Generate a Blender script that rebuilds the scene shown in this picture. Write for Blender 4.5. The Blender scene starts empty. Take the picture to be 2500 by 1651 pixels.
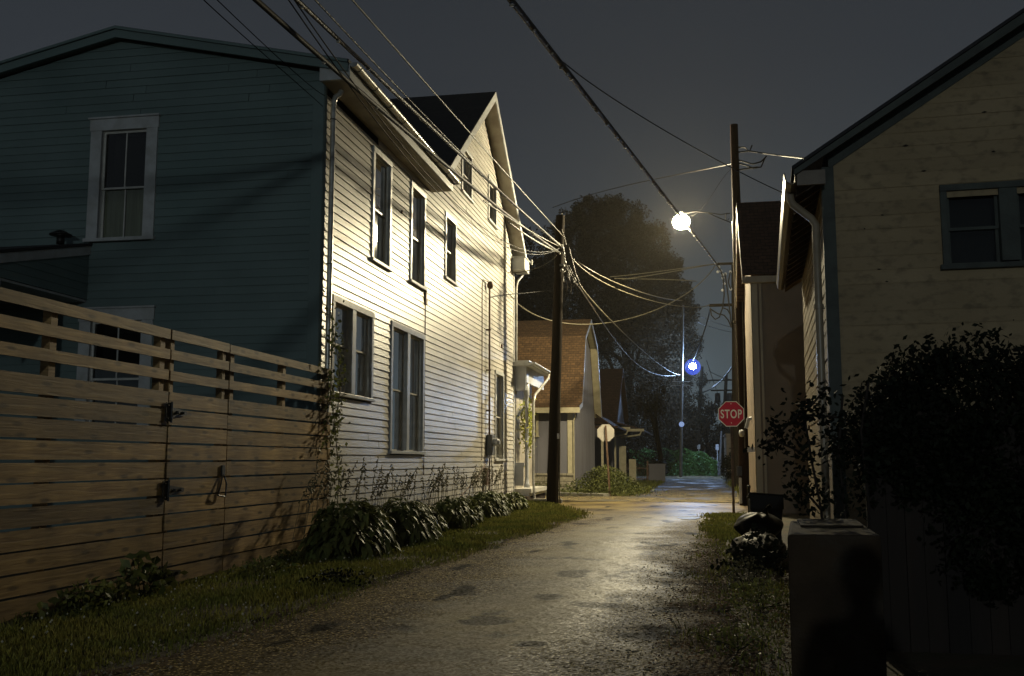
import bpy, math, random
import numpy as np
from mathutils import Vector
R_ = math.radians
random.seed(7); rng = np.random.default_rng(7)
sc = bpy.context.scene
# ------------------------------------------------------------------ camera
H = 1.3
FP = 2431.0
PIT = math.atan(298/2431); YAW = math.atan(455/2431*math.cos(PIT))
cam = bpy.data.cameras.new('camera'); co = bpy.data.objects.new('camera', cam); sc.collection.objects.link(co)
cam.sensor_width = 36; cam.lens = FP/2500*36; cam.clip_start = .05; cam.clip_end = 2000
co.location = (0, 0, H); co.rotation_euler = (math.pi/2+PIT, 0, YAW); sc.camera = co
# ------------------------------------------------------------------ night sky
w = bpy.data.worlds.new('World'); sc.world = w; w.use_nodes = True
nt = w.node_tree; N = nt.nodes; L = nt.links
bgn = N['Background']
tc = N.new('ShaderNodeTexCoord'); sx = N.new('ShaderNodeSeparateXYZ'); cr = N.new('ShaderNodeValToRGB')
no = N.new('ShaderNodeTexNoise'); no.inputs['Scale'].default_value = 2.2; no.inputs['Detail'].default_value = 3
ad = N.new('ShaderNodeMath'); ad.operation = 'MULTIPLY_ADD'; ad.inputs[1].default_value = .17; 
L.new(tc.outputs['Generated'], sx.inputs[0]); L.new(tc.outputs['Generated'], no.inputs['Vector'])
L.new(no.outputs['Fac'], ad.inputs[0]); L.new(sx.outputs['Z'], ad.inputs[2]); L.new(ad.outputs[0], cr.inputs[0]); L.new(cr.outputs[0], bgn.inputs['Color'])
e = cr.color_ramp.elements
e[0].position = 0.03; e[0].color = (.075, .105, .125, 1)
e[1].position = .75; e[1].color = (.018, .022, .028, 1)
for p_, c_ in ((.14, (.062, .082, .094, 1)), (.28, (.040, .048, .056, 1)), (.45, (.029, .034, .041, 1))):
    x_ = cr.color_ramp.elements.new(p_); x_.color = c_
bgn.inputs['Strength'].default_value = 1.0
sc.view_settings.view_transform = 'Standard'; sc.view_settings.look = 'None'
sc.view_settings.exposure = 0.0; sc.view_settings.gamma = 1.0
sc.cycles.use_denoising = True
sc.cycles.sample_clamp_indirect = 3.0
sc.cycles.max_bounces = 6; sc.cycles.volume_bounces = 0; sc.cycles.transparent_max_bounces = 12
sc.cycles.caustics_reflective = False; sc.cycles.caustics_refractive = False
LAMP = (-.372, 32.0, 8.95); LAMP_W = 7100.0
REAR = (-1.5, -28.0, 6.0); REAR_W = 4000.0
FARL = (-.275, 78.0, 8.5); FAR_W = 4800.0

# ------------------------------------------------------------------ helpers
cF = (-math.sin(YAW)*math.cos(PIT), math.cos(YAW)*math.cos(PIT), math.sin(PIT))
cR = (math.cos(YAW), math.sin(YAW), 0)
cU = (math.sin(YAW)*math.sin(PIT), -math.cos(YAW)*math.sin(PIT), math.cos(PIT))
def ray(px, py): return [cF[i]*FP+cR[i]*(px-1250)+cU[i]*(825.5-py) for i in range(3)]
def pt(px, py, X=None, Y=None, Z=None):
    d = ray(px, py)
    t = X/d[0] if X is not None else Y/d[1] if Y is not None else (Z-H)/d[2]
    return (d[0]*t, d[1]*t, H+d[2]*t)

class MB:
    def __init__(s): s.v = []; s.f = []; s.sm = []
    def add(s, vs, fs, smooth=False):
        b = len(s.v); s.v += [tuple(x) for x in vs]; s.f += [tuple(i+b for i in f) for f in fs]; s.sm += [smooth]*len(fs); return s
    def box(s, x0, x1, y0, y1, z0, z1):
        return s.add([(x, y, z) for z in (z0, z1) for y in (y0, y1) for x in (x0, x1)],
                     [(0, 2, 3, 1), (4, 5, 7, 6), (0, 1, 5, 4), (2, 6, 7, 3), (0, 4, 6, 2), (1, 3, 7, 5)])
    def obox(s, fr, u0, u1, n0, n1, z0, z1):
        o, u, n = fr
        P = lambda a, b, z: (o[0]+u[0]*a+n[0]*b, o[1]+u[1]*a+n[1]*b, z)
        return s.add([P(a, b, z) for z in (z0, z1) for b in (n0, n1) for a in (u0, u1)],
                     [(0, 2, 3, 1), (4, 5, 7, 6), (0, 1, 5, 4), (2, 6, 7, 3), (0, 4, 6, 2), (1, 3, 7, 5)])
    def quad(s, a, b, c, d): return s.add([a, b, c, d], [(0, 1, 2, 3)])
    def prism(s, poly, d):   # poly: list of 3D points, extruded by vector d
        n = len(poly); P = [Vector(p) for p in poly]; d = Vector(d)
        return s.add(P+[p+d for p in P], [tuple(range(n))[::-1], tuple(range(n, 2*n))]+[(i, (i+1) % n, n+(i+1) % n, n+i) for i in range(n)])
    def tube(s, pts, r, n=8, cap=True):
        P = [Vector(p) for p in pts]; m = len(P)
        rs = r if hasattr(r, '__len__') else [r]*m
        vs = []; pa = None
        for i, p in enumerate(P):
            t = (P[min(i+1, m-1)]-P[max(i-1, 0)]).normalized()
            if pa is None:
                a = t.orthogonal().normalized()
            else:
                a = (pa-t*pa.dot(t)).normalized()
            pa = a; b = t.cross(a)
            for k in range(n):
                q = 2*math.pi*k/n; vs.append(p+(a*math.cos(q)+b*math.sin(q))*rs[i])
        fs = [(i*n+k, i*n+(k+1) % n, (i+1)*n+(k+1) % n, (i+1)*n+k) for i in range(m-1) for k in range(n)]
        s.add(vs, fs, True)
        if cap:
            s.add(vs[:n], [tuple(range(n))[::-1]]); s.add(vs[-n:], [tuple(range(n))])
        return s
    def lathe(s, c, prof, n=16):
        vs = [(c[0]+r*math.cos(2*math.pi*k/n), c[1]+r*math.sin(2*math.pi*k/n), c[2]+z) for r, z in prof for k in range(n)]
        return s.add(vs, [(i*n+k, i*n+(k+1) % n, (i+1)*n+(k+1) % n, (i+1)*n+k) for i in range(len(prof)-1) for k in range(n)], True)
    def build(s, name, mat, parent=None, local=False, bevel=0):
        me = bpy.data.meshes.new(name)
        off = Vector((0, 0, 0))
        if parent is not None and not local:
            p = parent
            while p is not None: off += p.location; p = p.parent
        me.from_pydata([(x-off.x, y-off.y, z-off.z) for x, y, z in s.v], [], s.f); me.update()
        for p_, q in zip(me.polygons, s.sm): p_.use_smooth = q
        me.materials.append(mat)
        o = bpy.data.objects.new(name, me); sc.collection.objects.link(o)
        if parent is not None: o.parent = parent
        if bevel:
            bv = o.modifiers.new('bevel', 'BEVEL'); bv.width = bevel; bv.segments = 2; bv.limit_method = 'ANGLE'
        return o
def tag(o, label=None, cat=None, group=None, kind=None):
    if label: o['label'] = label
    if cat: o['category'] = cat
    if group: o['group'] = group
    if kind: o['kind'] = kind
    return o
def thing(name, label, cat, loc=(0, 0, 0), rz=0, group=None):
    o = bpy.data.objects.new(name, None); sc.collection.objects.link(o)
    o.location = loc; o.rotation_euler = (0, 0, rz); o.empty_display_size = .2
    return tag(o, label, cat, group)
def npmesh(name, V, F, mat, parent=None, off=(0, 0, 0)):
    """V (n,3), F (m,k) numpy arrays"""
    me = bpy.data.meshes.new(name)
    V = np.asarray(V, dtype=np.float32)-np.asarray(off, dtype=np.float32)
    m, k = F.shape
    me.vertices.add(len(V)); me.vertices.foreach_set('co', V.ravel())
    me.loops.add(m*k); me.loops.foreach_set('vertex_index', F.astype(np.int32).ravel())
    me.polygons.add(m); me.polygons.foreach_set('loop_start', np.arange(m, dtype=np.int32)*k); me.polygons.foreach_set('loop_total', np.full(m, k, dtype=np.int32))
    me.update(); me.validate(); me.materials.append(mat)
    o = bpy.data.objects.new(name, me); sc.collection.objects.link(o)
    if parent is not None: o.parent = parent
    return o

# ------------------------------------------------------------------ materials
def mat(name, col, rough=.6, metal=0, spec=.5, col2=None, nscale=3., bump=0., bscale=20., isl=0., stretch=(1, 1, 1), dirt=None, dscale=1.2, damt=.5, coat=0, detail=5):
    m = bpy.data.materials.new(name); m.use_nodes = True; nt = m.node_tree; N = nt.nodes; L = nt.links
    b = N['Principled BSDF']; b.inputs['Roughness'].default_value = rough; b.inputs['Metallic'].default_value = metal
    b.inputs['Specular IOR Level'].default_value = spec; b.inputs['Coat Weight'].default_value = coat
    tc = N.new('ShaderNodeTexCoord'); mp = N.new('ShaderNodeMapping'); mp.inputs['Scale'].default_value = stretch; L.new(tc.outputs['Object'], mp.inputs[0])
    def noise(s, d=detail):
        n = N.new('ShaderNodeTexNoise'); n.inputs['Scale'].default_value = s; n.inputs['Detail'].default_value = d; L.new(mp.outputs[0], n.inputs['Vector']); return n
    def mix(a, c, f, mode='MIX'):
        x = N.new('ShaderNodeMix'); x.data_type = 'RGBA'; x.blend_type = mode
        if isinstance(f, float): x.inputs[0].default_value = f
        else: L.new(f, x.inputs[0])
        for q, k in ((a, 6), (c, 7)):
            if isinstance(q, tuple): x.inputs[k].default_value = (*q, 1)
            else: L.new(q, x.inputs[k])
        return x.outputs[2]
    def ramp(src, a, b_):
        r = N.new('ShaderNodeMapRange'); r.inputs[1].default_value = a; r.inputs[2].default_value = b_; L.new(src, r.inputs[0]); return r.outputs[0]
    c = tuple(col)
    if col2: c = mix(c, tuple(col2), ramp(noise(nscale).outputs['Fac'], .35, .65))
    if dirt: 
        q = ramp(noise(dscale, 8).outputs['Fac'], .5, .72)
        mm = N.new('ShaderNodeMath'); mm.operation = 'MULTIPLY'; mm.inputs[1].default_value = damt; L.new(q, mm.inputs[0])
        c = mix(c, tuple(dirt), mm.outputs[0])
    if isl:
        g = N.new('ShaderNodeNewGeometry'); r = N.new('ShaderNodeMapRange'); r.inputs[3].default_value = 1-isl; r.inputs[4].default_value = 1+isl
        L.new(g.outputs['Random Per Island'], r.inputs[0])
        cc = N.new('ShaderNodeCombineColor'); 
        for k in range(3): L.new(r.outputs[0], cc.inputs[k])
        c = mix(c, cc.outputs[0], 1.0, 'MULTIPLY')
    if isinstance(c, tuple): b.inputs['Base Color'].default_value = (*c, 1)
    else: L.new(c, b.inputs['Base Color'])
    if bump:
        bn = N.new('ShaderNodeBump'); bn.inputs['Strength'].default_value = bump; bn.inputs['Distance'].default_value = .02
        L.new(noise(bscale).outputs['Fac'], bn.inputs['Height']); L.new(bn.outputs[0], b.inputs['Normal'])
    m['N'] = 0
    return m
M = {}
M['siding'] = mat('weathered_white_siding', (.55, .52, .47), .40, spec=.75, col2=(.46, .435, .39), nscale=1.3, isl=.07, bump=.25, bscale=30, stretch=(1, .35, 1.6), dirt=(.26, .25, .2), dscale=2.2, damt=.45)
M['siding_teal'] = mat('pale_green_siding', (.152, .208, .20), .55, spec=.4, col2=(.125, .175, .168), nscale=.8, isl=.05, bump=.1, bscale=25, dirt=(.11, .18, .17), dscale=.7, damt=.5)
M['trim'] = mat('painted_trim', (.50, .51, .51), .4, spec=.5, col2=(.42, .42, .41), nscale=6, bump=.1, bscale=40, dirt=(.25, .24, .2), dscale=5, damt=.4)
M['sash'] = mat('sash_paint', (.62, .60, .55), .4, col2=(.5, .49, .45), nscale=8)
M['soffit'] = mat('soffit_board', (.42, .38, .30), .6, col2=(.34, .30, .24), nscale=2, dirt=(.16, .14, .1), dscale=2, damt=.5)
M['jamb'] = mat('jamb_paint', (.78, .77, .72), .5, col2=(.62, .62, .58), nscale=6)
M['gutter'] = mat('gutter_metal', (.55, .54, .5), .3, metal=.35, col2=(.4, .39, .35), nscale=9, bump=.15, bscale=12, dirt=(.15, .12, .09), dscale=4, damt=.6)
M['roof_dark'] = mat('dark_shingle', (.020, .020, .024), .85, col2=(.035, .034, .036), nscale=6, bump=.4, bscale=45)
M['glass_back'] = mat('dark_room', (.012, .012, .013), .9)
M['curtain'] = mat('curtain_cloth', (.50, .50, .38), .9, col2=(.38, .38, .28), nscale=5, stretch=(4, 4, .3))
M['curtain_dark'] = mat('dark_blind', (.05, .05, .045), .9, col2=(.035, .035, .03), nscale=5, stretch=(4, 4, .3))
M['iron'] = mat('black_iron', (.012, .012, .012), .45, metal=.3)
M['cable'] = mat('cable_rubber', (.010, .009, .008), .6, spec=.2, col2=(.014, .012, .01), nscale=9)
M['matte'] = mat('matte_black', (.004, .004, .004), 1, spec=0)
M['cable_thin'] = mat('bare_cable', (.13, .115, .075), .5, metal=.1, col2=(.07, .06, .04), nscale=20)
M['cable_lash'] = mat('lashed_strand', (.06, .042, .026), .55, metal=.1, col2=(.02, .017, .014), nscale=16, bump=.8, bscale=22)
M['pole'] = mat('creosote_pole', (.010, .008, .006), .9, col2=(.017, .013, .009), nscale=5, stretch=(1, 1, .12), bump=.8, bscale=18, spec=.05)
M['pole_red'] = mat('brown_pole', (.024, .012, .009), .9, col2=(.016, .009, .007), nscale=5, stretch=(1, 1, .12), bump=.7, bscale=18, spec=.08)
M['pole_grey'] = mat('grey_steel_pole', (.15, .15, .145), .5, metal=.2, col2=(.11, .11, .105), nscale=4)
M['pole_dull'] = mat('dull_bracket', (.004, .004, .004), 1, spec=0)
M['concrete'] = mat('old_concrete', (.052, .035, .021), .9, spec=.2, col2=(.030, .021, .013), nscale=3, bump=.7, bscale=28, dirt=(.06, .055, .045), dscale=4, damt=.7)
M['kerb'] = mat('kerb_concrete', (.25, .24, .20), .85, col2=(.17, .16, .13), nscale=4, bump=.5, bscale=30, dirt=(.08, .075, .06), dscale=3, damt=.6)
M['cream'] = mat('cream_stucco', (.25, .19, .135), .8, col2=(.20, .15, .105), nscale=1.1, bump=.25, bscale=40, dirt=(.17, .13, .095), dscale=.9, damt=.5)
M['cream_trim'] = mat('cream_corner_trim', (.42, .36, .26), .6, col2=(.33, .27, .19), nscale=4, stretch=(1, 1, .3))
M['barn'] = mat('peeling_tan_board', (.37, .28, .16), .75, col2=(.31, .23, .125), nscale=1.2, isl=.09, stretch=(.8, .8, 1.2), bump=.5, bscale=30, dirt=(.10, .075, .045), dscale=9, damt=.6, detail=9)
M['barn_trim'] = mat('green_grey_trim', (.062, .074, .060), .65, col2=(.044, .052, .044), nscale=4, dirt=(.03, .03, .025), dscale=6, damt=.7, bump=.3, bscale=30)
M['barn_fascia'] = mat('tan_fascia', (.16, .12, .08), .4, spec=.4, col2=(.12, .09, .06), nscale=6, dirt=(.12, .08, .05), dscale=6, damt=.5, stretch=(1, .3, 1))
M['tan_pipe'] = mat('tan_downspout', (.36, .29, .2), .35, col2=(.29, .23, .155), nscale=7)
M['h2wall'] = mat('grey_batten_wall', (.17, .165, .185), .7, col2=(.14, .135, .15), nscale=2, stretch=(1, 1, .2), bump=.2)
M['h2trim'] = mat('yellowed_trim', (.52, .46, .30), .55, col2=(.42, .37, .24), nscale=5)
M['white'] = mat('white_paint', (.44, .45, .47), .45, col2=(.36, .37, .39), nscale=4)
M['bag'] = mat('black_bag_plastic', (.002, .002, .002), .5, spec=.07, bump=.5, bscale=7)
M['bin'] = mat('black_bin_plastic', (.006, .006, .006), .6, spec=.2, bump=.15, bscale=40)
M['sign_back'] = mat('sign_aluminium', (.46, .43, .37), .5, metal=.1, col2=(.4, .37, .32), nscale=5)
M['sign_white'] = mat('sign_lettering', (.72, .62, .42), .42, metal=.6)
M['board'] = mat('dark_board', (.022, .014, .009), .85, col2=(.012, .008, .006), nscale=3, stretch=(1, 1, .15), isl=.25, bump=.5)
M['skin'] = mat('skin', (.45, .28, .2), .55); M['cloth'] = mat('dark_coat', (.02, .02, .025), .85)
M['rust'] = mat('rusty_tin', (.16, .10, .06), .6, metal=.3, col2=(.09, .05, .03), nscale=9)
# red sheeting
M['red'] = mat('red_sign_sheet', (.50, .015, .03), .42, metal=.6, col2=(.42, .012, .022), nscale=7)
def leafmat(name, c1, c2, rough=.45, trans=.25, isl=.5, spec=.5):
    m = mat(name, c1, rough, col2=c2, nscale=1.2, isl=isl, spec=spec)
    nt = m.node_tree; N = nt.nodes; L = nt.links; b = N['Principled BSDF']
    t = N.new('ShaderNodeBsdfTranslucent'); mx = N.new('ShaderNodeMixShader'); mx.inputs[0].default_value = trans
    src = b.inputs['Base Color'].links[0].from_socket; L.new(src, t.inputs[0])
    L.new(b.outputs[0], mx.inputs[1]); L.new(t.outputs[0], mx.inputs[2]); L.new(mx.outputs[0], N['Material Output'].inputs[0])
    return m
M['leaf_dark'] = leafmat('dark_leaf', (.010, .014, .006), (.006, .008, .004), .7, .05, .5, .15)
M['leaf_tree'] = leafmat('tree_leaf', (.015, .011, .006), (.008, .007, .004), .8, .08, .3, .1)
M['leaf_hosta'] = leafmat('hosta_leaf', (.085, .11, .032), (.14, .14, .045), .5, .2, .5, .18)
M['leaf_vine'] = leafmat('vine_leaf', (.15, .16, .05), (.085, .10, .03), .5, .4, .5, .3)
M['leaf_yellow'] = leafmat('yellow_leaf', (.42, .40, .06), (.28, .32, .05), .5, .35, .3)
M['leaf_hedge'] = leafmat('hedge_leaf', (.075, .17, .035), (.045, .11, .025), .55, .2)
M['stalk'] = leafmat('dry_stalk', (.15, .13, .065), (.09, .08, .04), .7, .1)
M['blade'] = leafmat('grass_blade', (.22, .205, .05), (.13, .15, .035), .6, .3, .45, .2)
M['flower'] = mat('clover_flower', (.5, .48, .38), .7)

def glassmat():
    m = bpy.data.materials.new('window_glass'); m.use_nodes = True; N = m.node_tree.nodes; L = m.node_tree.links; N.clear()
    o = N.new('ShaderNodeOutputMaterial'); t = N.new('ShaderNodeBsdfTransparent'); t.inputs[0].default_value = (.8, .82, .8, 1)
    g = N.new('ShaderNodeBsdfGlossy'); g.inputs['Roughness'].default_value = .04; f = N.new('ShaderNodeFresnel'); f.inputs[0].default_value = 1.5
    x = N.new('ShaderNodeMixShader'); L.new(f.outputs[0], x.inputs[0]); L.new(t.outputs[0], x.inputs[1]); L.new(g.outputs[0], x.inputs[2]); L.new(x.outputs[0], o.inputs[0])
    return m
M['glass'] = glassmat()
def emit(name, col, st):
    m = bpy.data.materials.new(name); m.use_nodes = True; N = m.node_tree.nodes; b = N['Principled BSDF']
    b.inputs['Base Color'].default_value = (.8, .8, .8, 1); b.inputs['Emission Color'].default_value = (*col, 1); b.inputs['Emission Strength'].default_value = st
    return m
def shingles(name, c1, c2, sx_, sz_, mortar=(.02, .015, .01), plane='YZ'):
    m = bpy.data.materials.new(name); m.use_nodes = True; N = m.node_tree.nodes; L = m.node_tree.links; b = N['Principled BSDF']; b.inputs['Roughness'].default_value = .85
    tc = N.new('ShaderNodeTexCoord'); s = N.new('ShaderNodeSeparateXYZ'); c = N.new('ShaderNodeCombineXYZ'); L.new(tc.outputs['Object'], s.inputs[0])
    L.new(s.outputs['X'], c.inputs[0]); L.new(s.outputs['Z'], c.inputs[1])
    if plane == 'XY': 
        L.new(s.outputs['Y'], c.inputs[0])
    br = N.new('ShaderNodeTexBrick'); br.inputs['Color1'].default_value = (*c1, 1); br.inputs['Color2'].default_value = (*c2, 1); br.inputs['Mortar'].default_value = (*mortar, 1)
    br.inputs['Scale'].default_value = 1; br.inputs['Brick Width'].default_value = sx_; br.inputs['Row Height'].default_value = sz_; br.inputs['Mortar Size'].default_value = .012; br.inputs['Mortar Smooth'].default_value = .3
    L.new(c.outputs[0], br.inputs['Vector'])
    n = N.new('ShaderNodeTexNoise'); n.inputs['Scale'].default_value = 9; L.new(tc.outputs['Object'], n.inputs['Vector'])
    x = N.new('ShaderNodeMix'); x.data_type = 'RGBA'; x.blend_type = 'MULTIPLY'; x.inputs[0].default_value = .7
    r = N.new('ShaderNodeMapRange'); r.inputs[1].default_value = .3; r.inputs[2].default_value = .7; r.inputs[3].default_value = .5; r.inputs[4].default_value = 1.3; L.new(n.outputs['Fac'], r.inputs[0])
    L.new(br.outputs['Color'], x.inputs[6]); L.new(r.outputs[0], x.inputs[7]); L.new(x.outputs[2], b.inputs['Base Color'])
    bn = N.new('ShaderNodeBump'); bn.inputs['Strength'].default_value = .6; bn.inputs['Distance'].default_value = .02; L.new(br.outputs['Fac'], bn.inputs['Height']); bn.invert = True
    L.new(bn.outputs[0], b.inputs['Normal'])
    return m
M['roof_brown'] = shingles('brown_shingle', (.165, .095, .042), (.105, .06, .027), .21, .105, (.06, .034, .016))
M['roof_brown2'] = shingles('dark_brown_shingle', (.085, .045, .028), (.06, .032, .02), .21, .105, (.03, .017, .01))
M['stone'] = shingles('rough_stone', (.36, .32, .23), (.27, .24, .17), .62, .21, (.08, .07, .05))

def woodmat():
    m = bpy.data.materials.new('cedar_fence_board'); m.use_nodes = True; N = m.node_tree.nodes; L = m.node_tree.links; b = N['Principled BSDF']; b.inputs['Roughness'].default_value = .6
    b.inputs['Specular IOR Level'].default_value = .35
    tc = N.new('ShaderNodeTexCoord'); g = N.new('ShaderNodeNewGeometry')
    va = N.new('ShaderNodeVectorMath'); va.operation = 'SCALE'; va.inputs[3].default_value = 37.; cx = N.new('ShaderNodeCombineXYZ')
    for k in range(3): L.new(g.outputs['Random Per Island'], cx.inputs[k])
    L.new(cx.outputs[0], va.inputs[0]); vd = N.new('ShaderNodeVectorMath'); vd.operation = 'ADD'; L.new(tc.outputs['Object'], vd.inputs[0]); L.new(va.outputs[0], vd.inputs[1])
    mp = N.new('ShaderNodeMapping'); mp.inputs['Scale'].default_value = (3, .9, 14); L.new(vd.outputs[0], mp.inputs[0])
    n1 = N.new('ShaderNodeTexNoise'); n1.inputs['Scale'].default_value = 2.2; n1.inputs['Detail'].default_value = 7; n1.inputs['Distortion'].default_value = .8; L.new(mp.outputs[0], n1.inputs['Vector'])
    r1 = N.new('ShaderNodeValToRGB'); r1.color_ramp.elements[0].position = .3; r1.color_ramp.elements[1].position = .7
    r1.color_ramp.elements[0].color = (.22, .125, .045, 1); r1.color_ramp.elements[1].color = (.46, .30, .115, 1); L.new(n1.outputs['Fac'], r1.inputs[0])
    # knots
    mk = N.new('ShaderNodeMapping'); mk.inputs['Scale'].default_value = (1, 1.6, 5.2); L.new(vd.outputs[0], mk.inputs[0])
    vo = N.new('ShaderNodeTexVoronoi'); vo.voronoi_dimensions = '2D'; vo.inputs['Scale'].default_value = 1.2; vo.inputs['Randomness'].default_value = 1; ks = N.new('ShaderNodeSeparateXYZ'); kc = N.new('ShaderNodeCombineXYZ'); L.new(mk.outputs[0], ks.inputs[0]); L.new(ks.outputs['Y'], kc.inputs[0]); L.new(ks.outputs['Z'], kc.inputs[1]); L.new(kc.outputs[0], vo.inputs['Vector'])
    kn = N.new('ShaderNodeMapRange'); kn.inputs[1].default_value = .07; kn.inputs[2].default_value = .17; kn.inputs[3].default_value = .7; kn.inputs[4].default_value = 0; L.new(vo.outputs['Distance'], kn.inputs[0])
    x = N.new('ShaderNodeMix'); x.data_type = 'RGBA'; L.new(kn.outputs[0], x.inputs[0]); L.new(r1.outputs[0], x.inputs[6]); x.inputs[7].default_value = (.035, .018, .009, 1)
    # broad weather stains
    n2 = N.new('ShaderNodeTexNoise'); n2.inputs['Scale'].default_value = 1.6; n2.inputs['Detail'].default_value = 6; L.new(tc.outputs['Object'], n2.inputs['Vector'])
    r2 = N.new('ShaderNodeMapRange'); r2.inputs[1].default_value = .35; r2.inputs[2].default_value = .7; r2.inputs[3].default_value = .55; r2.inputs[4].default_value = 1.2; L.new(n2.outputs['Fac'], r2.inputs[0])
    ri = N.new('ShaderNodeMapRange'); ri.inputs[3].default_value = .55; ri.inputs[4].default_value = 1.35; L.new(g.outputs['Random Per Island'], ri.inputs[0])
    mm = N.new('ShaderNodeMath'); mm.operation = 'MULTIPLY'; L.new(r2.outputs[0], mm.inputs[0]); L.new(ri.outputs[0], mm.inputs[1])
    y = N.new('ShaderNodeMix'); y.data_type = 'RGBA'; y.blend_type = 'MULTIPLY'; y.inputs[0].default_value = 1; L.new(x.outputs[2], y.inputs[6]); L.new(mm.outputs[0], y.inputs[7])
    L.new(y.outputs[2], b.inputs['Base Color'])
    bn = N.new('ShaderNodeBump'); bn.inputs['Strength'].default_value = .35; bn.inputs['Distance'].default_value = .01; L.new(n1.outputs['Fac'], bn.inputs['Height']); L.new(bn.outputs[0], b.inputs['Normal'])
    return m
M['wood'] = woodmat()

def asphalt(name, edge=True, base=(.075, .050, .016), base2=(.21, .155, .045)):
    m = bpy.data.materials.new(name); m.use_nodes = True; N = m.node_tree.nodes; L = m.node_tree.links; b = N['Principled BSDF']
    tc = N.new('ShaderNodeTexCoord')
    def noise(s, d=6, st=None):
        n = N.new('ShaderNodeTexNoise'); n.inputs['Scale'].default_value = s; n.inputs['Detail'].default_value = d
        if st:
            mp = N.new('ShaderNodeMapping'); mp.inputs['Scale'].default_value = st; L.new(tc.outputs['Object'], mp.inputs[0]); L.new(mp.outputs[0], n.inputs['Vector'])
        else: L.new(tc.outputs['Object'], n.inputs['Vector'])
        return n.outputs['Fac']
    def mr(s, a, b_, c=0., d=1.):
        r = N.new('ShaderNodeMapRange'); r.inputs[1].default_value = a; r.inputs[2].default_value = b_; r.inputs[3].default_value = c; r.inputs[4].default_value = d; L.new(s, r.inputs[0]); return r.outputs[0]
    def mix(a, c, f, mode='MIX'):
        x = N.new('ShaderNodeMix'); x.data_type = 'RGBA'; x.blend_type = mode
        if isinstance(f, float): x.inputs[0].default_value = f
        else: L.new(f, x.inputs[0])
        for q, k in ((a, 6), (c, 7)):
            if isinstance(q, tuple): x.inputs[k].default_value = (*q, 1)
            else: L.new(q, x.inputs[k])
        return x.outputs[2]
    vo = N.new('ShaderNodeTexVoronoi'); vo.inputs['Scale'].default_value = 58; L.new(tc.outputs['Object'], vo.inputs['Vector'])
    v2 = N.new('ShaderNodeTexVoronoi'); v2.inputs['Scale'].default_value = 27; L.new(tc.outputs['Object'], v2.inputs['Vector'])
    c = mix(base, base2, mr(noise(.7), .38, .62))
    sp = N.new('ShaderNodeSeparateColor'); L.new(vo.outputs['Color'], sp.inputs[0])
    stone = mix(c, (.72, .54, .22), mr(sp.outputs[0], .72, .75))
    stone = mix(stone, (.02, .018, .015), mr(sp.outputs[1], .80, .86))
    stone = mix(stone, c, mr(vo.outputs['Distance'], .35, .6))
    smooth = mr(noise(.55, 4, (1.4, .5, 1)), .50, .62)      # worn patches with little loose grit
    if edge:
        ln = N.new('ShaderNodeAttribute'); ln.attribute_name = 'lane'; lq = N.new('ShaderNodeMath'); lq.operation = 'ADD'
        L.new(ln.outputs['Fac'], lq.inputs[0]); L.new(mr(noise(1.3, 7), .3, .7, -.24, .24), lq.inputs[1]); lane = mr(lq.outputs[0], .2, .85)
        c = mix((.062, .038, .019), c, mr(lane, 0, 1, .25, 1)); stone = mix(mix((.062, .038, .019), stone, mr(lane, 0, 1, .45, 1)), stone, mr(sp.outputs[0], .72, .75))
        smooth = lane
    c = mix(stone, c, smooth)
    if edge:
        at = N.new('ShaderNodeAttribute'); at.attribute_name = 'edge'
        q = N.new('ShaderNodeMath'); q.operation = 'ADD'; L.new(at.outputs['Fac'], q.inputs[0]); L.new(mr(noise(1.7), .3, .7, -.28, .28), q.inputs[1])
        ef = mr(q.outputs[0], .42, .85)
        grit = mix((.065, .038, .022), (.16, .115, .07), mr(sp.outputs[0], .6, .8))
        grit = mix(grit, (.03, .02, .013), mr(noise(6), .5, .65))
        c = mix(c, grit, ef)
    # damp darker hollows
    hol = mr(noise(1.15, 3, (1.6, .75, 1)), .60, .66)
    if edge:
        hn = N.new('ShaderNodeAttribute'); hn.attribute_name = 'hollow'; hq = N.new('ShaderNodeMath'); hq.operation = 'ADD'; L.new(hn.outputs['Fac'], hq.inputs[0]); L.new(mr(noise(3.5, 7), .3, .7, -.3, .3), hq.inputs[1])
        hm = N.new('ShaderNodeMath'); hm.operation = 'MAXIMUM'; L.new(mr(hq.outputs[0], .38, .62), hm.inputs[0]); L.new(hol, hm.inputs[1]); hol = hm.outputs[0]
    c = mix(c, (.012, .010, .008), mr(hol, 0, 1, 0, .9))
    L.new(c, b.inputs['Base Color'])
    ro = N.new('ShaderNodeMath'); ro.operation = 'ADD'; L.new(mr(smooth, 0, 1, .68, .45), ro.inputs[0])
    if edge: L.new(mr(ef, 0, 1, 0, .35), ro.inputs[1])
    else: ro.inputs[1].default_value = .16
    L.new(ro.outputs[0], b.inputs['Roughness']); sq = N.new('ShaderNodeMath'); sq.operation = 'MULTIPLY'; L.new(mr(smooth, 0, 1, .10, .28), sq.inputs[0]); L.new(mr(hol, 0, 1, 1, .25), sq.inputs[1]); L.new(sq.outputs[0], b.inputs['Specular IOR Level'])
    g = N.new('ShaderNodeNewGeometry')
    def tilt(src, k):
        a = N.new('ShaderNodeVectorMath'); a.operation = 'SUBTRACT'; L.new(src, a.inputs[0]); a.inputs[1].default_value = (.5, .5, .5)
        q = N.new('ShaderNodeVectorMath'); q.operation = 'SCALE'; L.new(a.outputs[0], q.inputs[0]); L.new(k, q.inputs[3]) if not isinstance(k, float) else setattr(q.inputs[3], 'default_value', k); return q.outputs[0]
    t1 = tilt(vo.outputs['Color'], mr(smooth, 0, 1, .7, .24)); t2 = tilt(v2.outputs['Color'], .07)
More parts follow.
